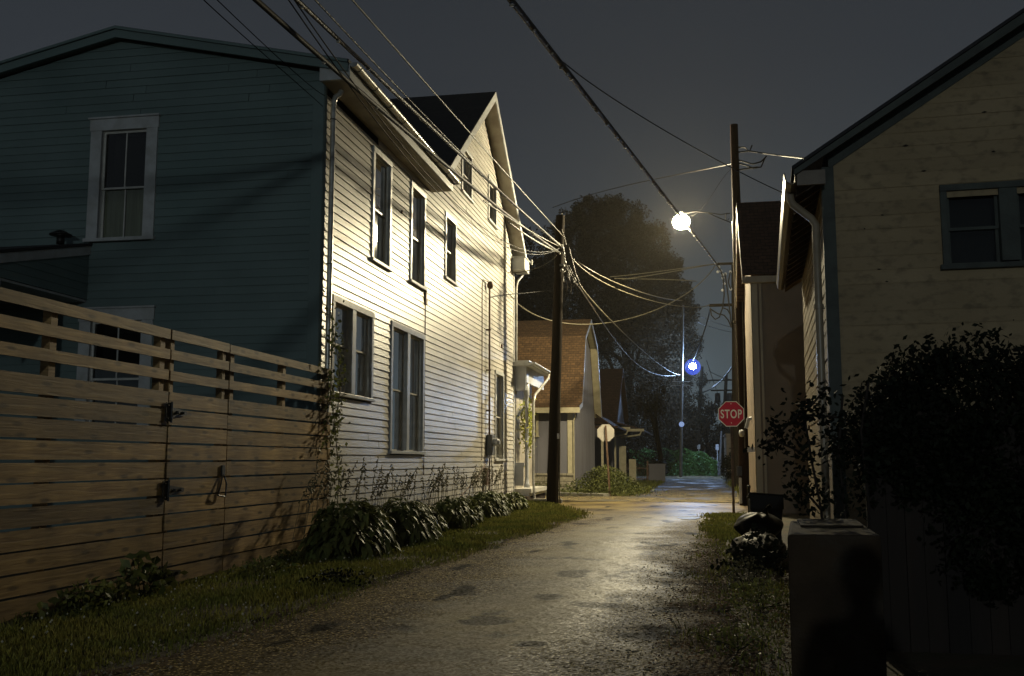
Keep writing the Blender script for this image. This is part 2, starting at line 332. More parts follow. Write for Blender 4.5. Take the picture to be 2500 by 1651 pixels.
    n1 = N.new('ShaderNodeVectorMath'); n1.operation = 'ADD'; L.new(t1, n1.inputs[0]); L.new(t2, n1.inputs[1])
    n2 = N.new('ShaderNodeVectorMath'); n2.operation = 'ADD'; L.new(n1.outputs[0], n2.inputs[0]); L.new(g.outputs['Normal'], n2.inputs[1])
    n3 = N.new('ShaderNodeVectorMath'); n3.operation = 'NORMALIZE'; L.new(n2.outputs[0], n3.inputs[0])
    b2 = N.new('ShaderNodeBump'); b2.inputs['Distance'].default_value = .03; b2.inputs['Strength'].default_value = .5; L.new(noise(1.6, 4), b2.inputs['Height']); L.new(n3.outputs[0], b2.inputs['Normal'])
    L.new(b2.outputs[0], b.inputs['Normal'])
    return m
M['alley'] = asphalt('gritty_alley_asphalt')
M['street'] = asphalt('street_asphalt', False, (.065, .056, .036), (.095, .082, .052))
M['ground'] = mat('soil_and_turf', (.065, .060, .024), .9, col2=(.085, .055, .028), nscale=2.5, bump=.8, bscale=18, dirt=(.02, .024, .01), dscale=1.3, damt=.7)

# ------------------------------------------------------------------ ground
def prof(tab, y):
    ys = [a for a, _ in tab]; xs = [b for _, b in tab]; return float(np.interp(y, ys, xs))
LE = [(-40, -3.9), (0, -3.8), (6, -3.58), (11, -3.42), (17, -3.1), (21, -2.88), (23.2, -2.75), (24.5, -2.9), (26, -3.25), (27.5, -3.75), (28.5, -4.1), (30, -4.5), (31.5, -4.9)]
RE = [(-40, .3), (0, .2), (6, .35), (9, .30), (13.4, .30), (18, .32), (21, .3), (23.8, .38), (25, .75), (27, 1.2), (31.5, 1.35)]
m_ = MB(); m_.quad((-400, -300, 0), (400, -300, 0), (400, 600, 0), (-400, 600, 0)); tag(m_.build('ground', M['ground']), kind='structure')
def strip(name, le, re, y0, y1, mt, z, nx=14, dy=.25, core=None):
    ny = int((y1-y0)/dy)+1; V = []; E_ = []
    for j in range(ny):
        y = y0+(y1-y0)*j/(ny-1); a = prof(le, y); b = prof(re, y)
        for i in range(nx):
            t = i/(nx-1); x = a+(b-a)*t+(.07*math.sin(y*2.1+i)+.05*math.sin(y*5.3)+.04*math.sin(y*11.7+1)+.03*math.sin(y*23) if i in (0, nx-1) else 0)
            V.append((x, y, z+.018*math.sin(math.pi*t)))
            if core:
                ca, cb = prof(core[0], y), prof(core[1], y)
                E_.append(max(0, 1-max(0, (x-a))/max(.05, ca-a)) if x < ca else (min(1.3, (x-cb)/max(.05, b-cb)) if x > cb else 0))
    F = [(j*nx+i, j*nx+i+1, (j+1)*nx+i+1, (j+1)*nx+i) for j in range(ny-1) for i in range(nx-1)]
    o = npmesh(name, np.array(V), np.array(F), mt)
    o.data.polygons.foreach_set('use_smooth', np.ones(len(F), dtype=bool))
    if core:
        la = [max(min(.8, max(0, (v_[1]-20)/5)), math.exp(-((v_[0]+1.75+.25*math.sin(v_[1]*.45)-.04*max(0, v_[1]-8))/.95)**2)) for v_ in V]; a2_ = o.data.attributes.new('lane', 'FLOAT', 'POINT'); a2_.data.foreach_set('value', np.array(la, dtype=np.float32))
        hp = [pt(a/.9496, b/.9496, Z=0)[:2]+q for a, b, q in ((1325, 1335, (.22, .5)), (1380, 1408, (.30, .22)), (1130, 1447, (.26, .28)), (1545, 1418, (.16, .2)), (1580, 1335, (.25, .5)), (1270, 1390, (.18, .25)), (1500, 1480, (.22, .18)), (1230, 1500, (.14, .12)))]
        hl_ = [min(1, sum(math.exp(-(((v_[0]-a)/c)**2+((v_[1]-b)/d)**2)**1.3) for a, b, c, d in hp)) for v_ in V]; a3_ = o.data.attributes.new('hollow', 'FLOAT', 'POINT'); a3_.data.foreach_set('value', np.array(hl_, dtype=np.float32))
        at = o.data.attributes.new('edge', 'FLOAT', 'POINT'); at.data.foreach_set('value', np.array(E_, dtype=np.float32))
    return tag(o, kind='structure')
strip('alley_road', LE, RE, -40, 31.4, M['alley'], .006, 44, .12,
      ([(a, b+.35) for a, b in LE], [(-40, -1.1), (6, -1.0), (13.4, -.7), (20, -.15), (23.8, .15), (27, 1.1), (31.5, 1.3)]))
strip('cross_street', [(31, -60), (37, -60)], [(31, 60), (37, 60)], 31.2, 35.6, M['street'], .012, 60, .5)
m_ = MB(); m_.quad((-30, 35.5, .005), (-2.0, 35.5, .005), (-6, 37.1, .005), (-30, 40, .005)); tag(m_.build('street_edge', M['street']), kind='structure')
strip('far_alley_road', [(35.4, -3.3), (37, -2.4), (40, -2.2), (60, -1.85), (75, -1.6), (84, -2.0), (88, -2.4)], [(35.4, 2.6), (37, 1.8), (45, 1.35), (60, 1.5), (84, 1.6), (88, 2)], 35.4, 86, M['street'], .009, 12, .5)
# water puddle
m_ = MB(); c_ = pt(1681, 1265, Z=.03)
m_.add([(c_[0]+.24*math.cos(a)*(1+.25*math.sin(3*a)), c_[1]+.5*math.sin(a)*(1+.2*math.cos(2*a)), .028) for a in np.linspace(0, 2*math.pi, 20, endpoint=False)], [tuple(range(20))])
pm = mat('puddle_water', (.02, .04, .06), .48, spec=.3, bump=.5, bscale=9); tag(m_.build('water', pm), kind='structure')

# ------------------------------------------------------------------ siding / windows
def clap(mb, fr, rng_, z0, z1, ex, holes=(), lip=.017, seg=(2.2, 4.2)):
    """lapped boards on the plane fr=(origin,u,n); rng_(z)->(umin,umax)"""
    o, u, n = fr
    P = lambda a, b, z: (o[0]+u[0]*a+n[0]*b, o[1]+u[1]*a+n[1]*b, z)
    z = z0
    while z < z1-1e-6:
        zt = min(z+ex, z1); a0, b0 = rng_(z); a1, b1 = rng_(zt); zm = (z+zt)/2
        cuts = sorted((h[0], h[1]) for h in holes if h[2]-.0 < zm < h[3])
        spans = []; s = min(a0, a1) if False else a0
        pos = a0
        for c0, c1 in cuts:
            spans.append((pos, c0)); pos = c1
        spans.append((pos, b0))
        for k, (p, q) in enumerate(spans):
            if q-p < .02: continue
            x = p
            while x < q-1e-6:
                xe = min(q, x+random.uniform(*seg)); 
                if q-xe < .5: xe = q
                j = random.uniform(-.003, .003)
                ta = a1 if (x == a0) else x; tb = b1 if (xe == b0) else xe
                if tb > ta:
                    mb.add([P(x, lip+j, z), P(xe-.005, lip+j, z), P(tb-.005, .003+j, zt+.004), P(ta, .003+j, zt+.004), P(x, -.004, z), P(xe-.003, -.004, z)], [(0, 1, 2, 3), (4, 5, 1, 0)])
                x = xe
        z = zt
def window(parent, fr, u0, u1, z0, z1, panes=1, trim=.11, split=.5, crown=False, curtain='curtain', label=None, tm='trim', local=False, sill=True, cur_lo=True, depth=.10, grid=False):
    m = MB(); b = .042
    m.obox(fr, u0, u0+trim, -.01, b, z0, z1-trim); m.obox(fr, u1-trim, u1, -.01, b, z0, z1-trim)
    m.obox(fr, u0-(.02 if crown else 0), u1+(.02 if crown else 0), -.01, b+.006, z1-trim, z1)
    if crown: m.obox(fr, u0-.04, u1+.04, -.01, b+.04, z1, z1+.03)
    ww = (u1-u0-2*trim)
    for k in range(1, panes):
        c = u0+trim+ww*k/panes; m.obox(fr, c-.09, c+.09, -.10, b-.004, z0+.02, z1-trim)
    w_ = m.build('window', M[tm], parent, local, bevel=.004)
    if label: w_['label'] = label
    if sill:
        s = MB(); s.obox(fr, u0-.03, u1+.03, -.06, .075, z0-.055, z0+.002); s.build('sill', M[tm], w_, local, bevel=.005)
    g0 = z0+.002; g1 = z1-trim
    rv = MB(); rv.obox(fr, u0+trim-.012, u0+trim, -.16, .006, g0, g1); rv.obox(fr, u1-trim, u1-trim+.012, -.16, .006, g0, g1); rv.obox(fr, u0+trim, u1-trim, -.16, .006, g1, g1+.012)
    rv.build('jamb', M['jamb'] if tm == 'trim' else M['glass_back'], w_, local)
    sa = MB(); cu = MB(); bk = MB()
    for k in range(panes):
        a = u0+trim+ww*k/panes+(.09 if k else 0); c = u0+trim+ww*(k+1)/panes-(.09 if k < panes-1 else 0)
        zm = g0+(g1-g0)*split; t = .032
        for (p, q, d) in ((g0, zm+.02, -.075), (zm-.02, g1, -.045)):
            sa.obox(fr, a, a+t, d-.03, d, p, q); sa.obox(fr, c-t, c, d-.03, d, p, q); sa.obox(fr, a+t, c-t, d-.03, d, p, p+t); sa.obox(fr, a+t, c-t, d-.03, d, q-t, q)
            if grid:
                mid = (a+c)/2; sa.obox(fr, mid-.01, mid+.01, d-.022, d-.004, p+t, q-t)
            gl = MB(); gl.obox(fr, a+t, c-t, d-.020, d-.014, p+t, q-t); gl.build('pane', M['glass'], w_, local)
        bk.obox(fr, a, c, -.36, -.34, g0, g1); bk.obox(fr, a-.012, a, -.35, -.16, g0, g1); bk.obox(fr, c, c+.012, -.35, -.16, g0, g1); bk.obox(fr, a, c, -.35, -.12, g1, g1+.012); bk.obox(fr, a, c, -.35, -.12, g0-.012, g0)
        if curtain:
            o, u, n = fr; zt = (zm if cur_lo else g1); nn = 36; vs = []
            for i in range(nn+1):
                uu = a+(c-a)*i/nn; d = -.115+.010*math.sin(i*1.9+k)+.008*math.sin(i*.9)
                for z in (g0, zt): vs.append((o[0]+u[0]*uu+n[0]*d, o[1]+u[1]*uu+n[1]*d, z))
            cu.add(vs, [(2*i, 2*i+2, 2*i+3, 2*i+1) for i in range(nn)], True)
    sa.build('sash', M['sash'] if tm == 'trim' else M[tm], w_, local); bk.build('reveal', M['glass_back'], w_, local)
    if curtain: cu.build('curtain', M[curtain], w_, local)
    return w_
def gutter(mb, pts, r=.065):
    """half-round trough along a straight line"""
    a, b = Vector(pts[0]), Vector(pts[1]); d = (b-a).normalized(); s = d.cross(Vector((0, 0, 1)))
    ring = [(s*math.cos(q)*rr+Vector((0, 0, 1))*math.sin(q)*rr) for rr in (r, r-.006) for q in np.linspace(math.pi, 2*math.pi, 9)]
    n = 18; vs = [a+x for x in ring]+[b+x for x in ring]
    fs = []
    for i in range(8): fs += [(i, i+1, n+i+1, n+i), (9+i, n+9+i, n+10+i, 10+i)]
    fs += [(0, n, n+9, 9), (8, 17, n+17, n+8)]
    mb.add(vs, fs, True)
    mb.add([a+x for x in ring[:9]], [tuple(range(9))]); mb.add([b+x for x in ring[:9]], [tuple(range(9))[::-1]])

# ------------------------------------------------------------------ left house
XW = -5.6; YF = 14.1; YB = 30.4
hs = thing('clapboard_house', 'large two storey clapboard house left of the alley with a steep dark cross gable', 'house', (XW, YF, 0))
side = ((XW, 0, 0), (0, 1), (1, 0)); face = ((0, YF, 0), (1, 0), (0, -1))
GA, GZ, GS = 25.6, 10.82, .715
def side_rng(z):
    if z <= 7.1: return (YF, YB)
    d = (GZ-z)/GS; return (max(20.4, GA-d), min(YB, GA+d)) if z > 7.6 else (20.4, YB)
sw = [  # u0,u1,z0,z1,panes,label
    (16.47, 17.58, 4.84, 6.88, 1, 'tall upper alley window nearest the downspout', .5),
    (18.86, 19.97, 4.88, 6.90, 1, 'upper alley window in the middle of its row of three', .5),
    (21.64, 22.72, 5.45, 6.96, 1, 'short upper alley window farthest from the downspout', .5),
    (14.62, 16.65, 2.36, 3.88, 2, 'wide low pair of windows beside the fence', .55),
    (17.68, 19.98, 1.47, 3.89, 2, 'tall pair of ground floor windows', .5),
    (27.40, 28.68, 1.33, 3.83, 1, 'narrow window beside the electric meter', .5),
    (23.22, 24.38, 7.9, 9.1, 1, 'left attic window in the steep gable', .5),
    (26.40, 27.58, 7.95, 9.2, 1, 'right attic window in the steep gable', .5)]
holes = [(a+.06, b-.06, c-.02, d-.05) for a, b, c, d, *_ in sw]
m = MB(); clap(m, side, side_rng, .12, GZ-.02, .127, holes, lip=.023); o = m.build('alley_wall', M['siding'], hs)
fw = [(-9.53, -8.36, 4.80, 6.76, 'upper front window with deep white trim'), (-9.56, -8.30, 1.75, 3.66, 'lower front window half hidden by the fence')]
fh = [(a+.06, b-.06, c-.02, d-.05) for a, b, c, d, _ in fw]
m = MB(); clap(m, face, lambda z: (-12.6, XW) if z <= 7.25 else (max(-12.6, -9.07-(8.1-z)/.235), min(XW, -9.07+(8.1-z)/.235)), .12, 8.08, .128, fh, lip=.020); m.build('front_wall', M['siding_teal'], hs)
m = MB(); m.quad((-12.6, YF, 0), (-12.6, YB, 0), (-12.6, YB, 8.4), (-12.6, YF, 7.3)); m.quad((-12.6, YB, 0), (XW, YB, 0), (XW, YB, 7.5), (-12.6, YB, 7.5))
m.box(-12.5, XW-.40, YF+.40, YB-.3, 0, 6.9); m.build('inner_wall', M['siding_teal'], hs)
for a, b, c, d, p, lb, sp in sw: window(hs, side, a, b, c, d, p, label=lb, split=sp, cur_lo=True, curtain='curtain', trim=.105)
for a, b, c, d, lb in fw: window(hs, face, a, b, c, d, 1, trim=.19, crown=True, label=lb, curtain='curtain' if c > 4 else None, grid=True, split=.47)
# corner boards
m = MB(); m.box(XW-.16, XW+.022, YF-.024, YF+.0, .1, 7.12); m.box(XW+.002, XW+.03, YF+.001, YF+.10, .1, 7.09); m.build('corner_board', M['siding_teal'], hs, bevel=.004)
m = MB(); m.box(XW+.002, XW+.03, YB-.11, YB+.02, .1, 7.2); m.build('corner_board', M['trim'], hs, bevel=.004)
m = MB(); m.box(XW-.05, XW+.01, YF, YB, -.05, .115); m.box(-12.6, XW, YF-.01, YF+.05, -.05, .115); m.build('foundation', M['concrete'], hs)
# near roof (low pitch, ridge along the alley)
RX, RZ = -9.07, 8.24
m = MB()
for sgn in (1, -1):
    xe = RX+sgn*3.96; ze = RZ-.218*3.96
    m.prism([(RX, 13.86, RZ), (xe, 13.86, ze), (xe, 13.86, ze-.05), (RX, 13.86, RZ-.05)], (0, 7.0, 0))
m.build('roof', M['roof_dark'], hs)
m = MB()
for sgn in (1, -1):
    xe = RX+sgn*3.94; ze = RZ-.055-.218*3.94
    m.prism([(RX, 13.88, RZ-.055), (xe, 13.88, ze), (xe, 13.88, ze-.13), (RX, 13.88, RZ-.185)], (0, .035, 0))
    m.prism([(RX, 13.86, RZ-.012), (xe+.0, 13.86, ze+.043), (xe, 13.86, ze-.0), (RX, 13.86, RZ-.055)], (0, -.02, 0))
    m.prism([(RX, 13.915, RZ-.10), (xe, 13.915, ze-.045), (xe, 13.915, ze-.07), (RX, 13.915, RZ-.125)], (0, .2, 0))
m.build('rake_board', M['siding_teal'], hs)
m = MB(); m.box(XW+.02, -5.13, 14.0, 20.46, 7.09, 7.105); m.box(XW+.02, -5.12, 20.46, 20.48, 7.09, 7.3); m.build('soffit', M['soffit'], hs)
m = MB(); m.box(-5.6, -5.13, 13.93, 13.99, 7.09, 7.30); m.box(-5.13, -5.11, 13.93, 20.5, 7.09, 7.33); m.build('fascia', M['trim'], hs)
g = MB(); gutter(g, ((-5.045, 13.9, 7.33), (-5.045, 20.6, 7.33)), .07); gu = g.build('gutter', M['gutter'], hs)
m = MB()
for i in range(9):
    m = MB(); y = 14.1+i*.8; m.tube([(-5.05+.075*math.cos(q), y, 7.33+.075*math.sin(q)) for q in np.linspace(math.pi, 2*math.pi, 8)], .007, 5); m.build('hanger', M['iron'], gu)
m = MB(); m.tube([(-5.40, 14.36, 7.08), (-5.42, 14.35, 7.02), (-5.49, 14.33, 6.97), (-5.512, 14.32, 6.88), (-5.515, 14.32, 6.8), (-5.515, 14.32, .2), (-5.45, 14.32, .1)], .043, 10); 
ds = m.build('downspout', M['gutter'], hs)
for z in (6.6, 4.3, 2.2):
    m = MB(); m.tube([(-5.515+.05*math.cos(q), 14.32+.05*math.sin(q), z) for q in np.linspace(0, 2*math.pi, 13)], .006, 4); m.build('strap', M['iron'], ds)
# cross gable roof
AX0, AX1 = -5.2, -12.9; AZ = 11.27
m = MB()
for sgn in (1, -1):
    ye = GA+sgn*5.2; ze = AZ-GS*5.2
    m.prism([(AX0, GA, AZ), (AX0, ye, ze), (AX0, ye, ze-.07), (AX0, GA, AZ-.08)], (AX1-AX0, 0, 0))
m.build('cross_gable_roof', M['roof_dark'], hs)
m = MB()
for sgn in (1, -1):
    ye = GA+sgn*5.18; ze = AZ-.08-GS*5.18
    m.prism([(AX0+.003, GA, AZ-.02), (AX0+.003, ye, ze+.06), (AX0+.003, ye, ze-.15), (AX0+.003, GA, AZ-.26)], (-.028, 0, 0))
m.build('rake_board', M['trim'], hs)
m = MB()
for sgn in (1, -1):
    ye = GA+sgn*5.15; ze = AZ-.10-GS*5.15
    m.prism([(AX0-.03, GA, AZ-.14), (AX0-.03, ye, ze-.02), (AX0-.03, ye, ze-.035), (AX0-.03, GA, AZ-.155)], (-.39, 0, 0))
m.build('rake_soffit', M['soffit'], hs)
m = MB(); m.box(-5.58, -5.17, 30.0, 30.85, 7.18, 7.56); m.box(-5.60, -5.14, 29.97, 30.9, 7.56, 7.6); m.build('eave_return', M['trim'], hs, bevel=.01)
m = MB(); gutter(m, ((-5.1, 30.93, 7.62), (-12.6, 30.93, 7.62)), .07); m.box(-5.12, -5.08, 30.86, 31.0, 7.5, 7.66)
m.tube([(-5.2, 30.95, 7.55), (-5.25, 30.9, 7.35), (-5.5, 30.55, 6.9), (-5.53, 30.5, 6.7), (-5.53, 30.5, 4.3)], .04, 8); m.build('far_gutter', M['gutter'], hs)
# side porch at far end
po = MB()
po.prism([(-6.5, 30.25, 4.2), (-5.02, 30.25, 4.2), (-5.02, 34.1, 4.2), (-6.5, 34.1, 4.2)], (0, 0, .12))
po.prism([(-6.5, 30.4, 4.32), (-5.1, 30.4, 4.32), (-5.1, 34.0, 4.32), (-6.5, 34.0, 4.32)], (0, 0, .06))
porch = po.build('porch', M['trim'], hs); porch['label'] = 'small side porch with white railing panel at far end'
m = MB(); gutter(m, ((-4.96, 30.15, 4.30), (-4.96, 34.0, 4.30)), .085)
m.tube([(-4.96, 33.6, 4.22), (-4.97, 33.5, 4.05), (-5.05, 31.2, 3.35), (-5.06, 30.95, 3.1), (-5.05, 30.8, .7), (-5.0, 30.7, .08)], .042, 8)
m.build('porch_gutter', M['gutter'], porch)
m = MB(); m.box(-5.62, -5.22, 30.44, 30.54, 3.45, 4.2); m.box(-5.3, -5.2, 30.5, 34, 3.7, 4.2); m.build('beam', M['white'], porch)
m = MB(); m.lathe((-5.28, 30.95, .45), [(0, 0), (.09, 0), (.09, .12), (.07, .14), (.06, .3), (.055, 2.7), (.07, 2.85), (.09, 2.9), (.09, 3.3), (0, 3.3)], 14)
m.build('column', M['white'], porch)
m = MB(); m.box(-5.60, -5.30, 30.46, 30.5, .52, 1.15); m.box(-5.62, -5.27, 30.43, 30.54, 1.15, 1.22); m.box(-5.61, -5.28, 30.44, 30.53, 1.10, 1.15); m.build('railing_panel', M['white'], porch)
m = MB(); m.box(-6.5, -5.05, 30.42, 34, .3, .42); m.box(-6.4, -5.12, 30.48, 33.9, .2, .3); m.build('deck', M['sash'], porch)
m = MB(); m.box(-5.65, -5.1, 30.0, 30.6, 0, .2); m.box(-6.4, -5.15, 30.6, 34, 0, .18); m.build('footing', M['concrete'], porch, bevel=.02)
m = MB(); m.box(-5.9, -5.62, 30.55, 34, .42, 3.9); m.build('porch_wall', M['soffit'], porch)
# lean-to porch on the front
lt = MB(); clap(lt, ((-9.47, 0, 0), (0, 1), (1, 0)), lambda z: (max(9.0, 14.1-(4.58-z)/.262), 14.09), 3.82, 4.58, .125, lip=.012, seg=(3, 6)); lean = lt.build('lean_to', M['siding_teal'], hs)
m = MB()
za = lambda y: 4.69+(y-14.1)*.262
m.prism([(-9.44, 9.0, za(9)), (-9.44, 14.09, za(14.09)), (-9.44, 14.09, za(14.09)-.14), (-9.44, 9.0, za(9)-.14)], (-.03, 0, 0)); m.build('rake_board', M['trim'], lean)
m = MB(); m.prism([(-9.42, 8.9, za(8.9)+.01), (-9.42, 14.09, za(14.09)+.01), (-9.42, 14.09, za(14.09)+.05), (-9.42, 8.9, za(8.9)+.05)], (-3.3, 0, 0)); m.build('lean_to_roof', M['roof_dark'], lean)
m = MB(); m.box(-12.6, -9.48, 9.0, 14.08, 3.78, 3.815); m.box(-9.62, -9.47, 11.9, 12.1, 0, 3.8); m.build('porch_post', M['trim'], lean)
m = MB(); m.lathe((-9.75, 13.75, 4.66), [(0, 0), (.06, 0), (.06, .13), (.045, .13), (.17, .135), (.17, .15), (.06, .21), (0, .23)], 14); m.build('roof_vent', M['iron'], lean)
# meter, mast
m = MB(); m.box(-5.58, -5.42, 26.25, 26.62, 1.42, 1.98); mt_ = m.build('electric_meter', M['pole_grey'], hs, bevel=.02)
m = MB(); a = np.linspace(0, 2*math.pi, 14)
m.tube([(-5.42, 26.42, 1.78), (-5.30, 26.42, 1.78)], [.10, .10], 14); m.tube([(-5.30, 26.42, 1.78), (-5.24, 26.42, 1.78)], [.095, .06], 14); m.build('meter_dome', M['white'], mt_)
m = MB(); m.tube([(-5.50, 26.28, 1.98), (-5.50, 26.26, 5.95), (-5.49, 26.24, 6.05)], .026, 8)
for z in (2.6, 3.7, 4.8): m.box(-5.6, -5.46, 26.22, 26.31, z, z+.03)
m.tube([(-5.56, 25.62, 1.3), (-5.56, 25.58, 5.9), (-5.56, 25.7, 6.1), (-5.52, 26.2, 6.12)], .012, 6)
m.build('conduit', M['rust'], mt_); m = MB(); m.tube([(-5.57, 20.02, 1.0), (-5.57, 20.02, 4.75)], .010, 5); m.build('wall_wire', M['rust'], hs)
m = MB(); m.lathe((-5.48, 26.24, 5.98), [(0, .17), (.06, .15), (.085, .08), (.08, 0), (.03, -.05), (0, -.05)], 12); m.build('weatherhead', M['rust'], mt_)
m = MB(); m.tube([(-5.5, 26.3, 1.42), (-5.5, 26.32, .9), (-5.52, 26.3, .2)], .02, 7); m.tube([(-5.5, 26.5, 1.42), (-5.48, 26.52, 1.1), (-5.52, 26.8, 1.0), (-5.56, 26.9, .3)], .012, 6); m.box(-5.58, -5.48, 25.85, 26.1, .65, 1.1)
m.tube([(-5.53, 25.9, 1.2), (-5.5, 25.0, .9), (-5.5, 23.0, .45)], .014, 6); m.build('service_pipe', M['rust'], mt_)
m = MB()
for (y, z, s) in ((20.05, 4.62, .07), (20.02, 4.75, .05), (20.06, 4.83, .04), (18.25, 6.1, .03), (28.35, 4.6, .05)): m.obox(side, y-s, y+s, .01, .05, z-s, z+s)
m.build('wall_bracket', M['rust'], hs, bevel=.01)

# ------------------------------------------------------------------ fence
XF = -5.47
fe = thing('board_fence', 'horizontal cedar board fence with three open rails on top and a gate', 'fence', (XF, 9.5, 0))
m = MB(); breaks = [3.0, 6.2, 9.62, 10.99, 14.36]
def boards(mb, ya, yb, seed=0, x=XF):
    for k in range(11):
        z = 2.014-.183*(k+1)+.018
        j = random.uniform(-.004, .004); e = random.uniform(-.003, .003)
        mb.add([(x+dx+j*0, y, zz) for zz, in ((z+e+.001,), (z+.163+e,)) for y in (ya+.002, yb-.002) for dx in (-.013+j, .013+j)],
               [(0, 2, 3, 1), (4, 5, 7, 6), (0, 1, 5, 4), (2, 6, 7, 3), (0, 4, 6, 2), (1, 3, 7, 5)])
    for z0 in (2.565, 2.35, 2.135):
        j = random.uniform(-.004, .004); e = random.uniform(-.006, .006)
        mb.box(x-.013+j, x+.013+j, ya+.004, yb-.004, z0+e, z0+.105+e)
for a_, b_ in ((-8.2, -4.6), (-4.6, -1.0), (-1.0, 2.6), (2.6, 6.2), (6.2, 9.62), (10.99, 14.36)): boards(m, a_, b_)
m.build('board', M['wood'], fe)
for y in (3.2, 6.15, 7.72, 9.52, 11.12, 12.66, 14.28):
    m = MB(); m.box(XF-.10-.0, XF-.018, y-.045, y+.045, -.1, 2.60); m.build('post', M['wood'], fe)
m = MB(); boards(m, 9.64, 10.97, x=XF+.004); gate = m.build('gate', M['wood'], fe)
for y in (10.86, 9.68):
    m = MB(); m.box(XF-.09, XF-.014, y, y+.07, .05, 2.58); m.build('gate_post', M['wood'], gate)
for z in (1.80, .985, .12):
    m = MB(); x = XF+.022
    m.box(x, x+.008, 9.56, 9.66, z-.10, z+.10)
    m.prism([(x+.006, 9.66, z-.055), (x+.006, 9.66, z+.055), (x+.006, 9.98, z+.02), (x+.006, 9.98, z-.02)], (.008, 0, 0))
    m.tube([(x+.016, 9.655, z-.11), (x+.016, 9.655, z+.11)], .013, 8)
    for yy in (9.59, 9.63): 
        for dz in (-.07, .07): m.tube([(x+.008, yy, z+dz), (x+.02, yy, z+dz)], .009, 6)
    for yy in (9.76, 9.88): m.tube([(x+.012, yy, z), (x+.045, yy, z)], [.018, .012], 7)
    m.build('hinge', M['iron'], gate)
m = MB(); x = XF+.03; c = (10.86, 1.05)
m.tube([(x, 10.88, 1.16), (x+.02, 10.80, 1.03), (x+.025, 10.72, .90)], .009, 6); m.tube([(x, 10.88, 1.16), (x+.025, 10.93, 1.02), (x+.025, 10.90, .88)], .009, 6); m.tube([(x+.025, 10.72, .90), (x+.03, 10.82, .885), (x+.025, 10.90, .88)], .011, 6)
m.box(x-.006, x+.01, 10.84, 10.91, 1.12, 1.24); m.build('handle', M['iron'], gate)

# ------------------------------------------------------------------ foliage tools
def leaves(C, size, aspect=.55, up=.0, droop=None, jitter=.35):
    """rhombic leaf quads at centres C; returns V,F"""
    n = len(C); d = rng.normal(size=(n, 3)); d[:, 2] += up; 
    if droop is not None: d = d*.6+droop
    d /= np.linalg.norm(d, axis=1)[:, None]
    r = rng.normal(size=(n, 3)); s = np.cross(d, r); s /= np.linalg.norm(s, axis=1)[:, None]
    L_ = size*(1+jitter*rng.uniform(-1, 1, n))[:, None]; W_ = L_*aspect
    a = C-d*L_*.5; b = C+s*W_*.5-d*L_*.05; c = C+d*L_*.5; e_ = C-s*W_*.5-d*L_*.05
    V = np.stack([a, b, c, e_], 1).reshape(-1, 3); F = np.arange(4*n).reshape(-1, 4)
    return V, F
def crown_pts(blobs, per, shell=.55):
    """points in clumps spread over ellipsoid blobs (cx,cy,cz,rx,ry,rz,n_clumps,clump_r)"""
    out = []
    for cx, cy, cz, rx, ry, rz, nc, cr_ in blobs:
        d = rng.normal(size=(nc, 3)); d /= np.linalg.norm(d, axis=1)[:, None]
        rad = (shell+(1-shell)*rng.random(nc))[:, None]
        cc = d*rad*np.array([rx, ry, rz])+np.array([cx, cy, cz])
        k = rng.normal(size=(nc, per, 3)); k /= np.linalg.norm(k, axis=2)[:, :, None]; k *= rng.random((nc, per, 1))**.45*cr_*(.5+.7*rng.random((nc, 1, 1)))*.95
        out.append((cc[:, None, :]+k).reshape(-1, 3))
    return np.concatenate(out)
def tree(name, label, blobs, per, lsize, mt, base, top, r0, limbs=8, cat='tree', bark='pole', group=None):
    t = thing(name, label, cat, base, group=group)
    P = crown_pts(blobs, per); P = P[P[:, 2] > .1]; V, F = leaves(P, lsize)
    npmesh('crown', V, F, M[mt], t, off=base)
    m = MB(); b = Vector(base); tp = Vector(top)
    m.tube([b, b.lerp(tp, .3)+Vector((.1, .05, 0)), b.lerp(tp, .65), tp], [r0, r0*.75, r0*.5, r0*.15], 9)
    for i in range(limbs):
        f = .3+.6*i/limbs; s = b.lerp(tp, f); bl = blobs[i % len(blobs)]
        e_ = Vector((bl[0]+random.uniform(-.5, .5)*bl[3], bl[1]+random.uniform(-.5, .5)*bl[4], bl[2]+random.uniform(-.2, .6)*bl[5]))
        m.tube([s, s.lerp(e_, .5)+Vector((0, 0, .3)), e_], [r0*.32, r0*.2, r0*.05], 6)
    m.build('trunk', M[bark], t)
    return t

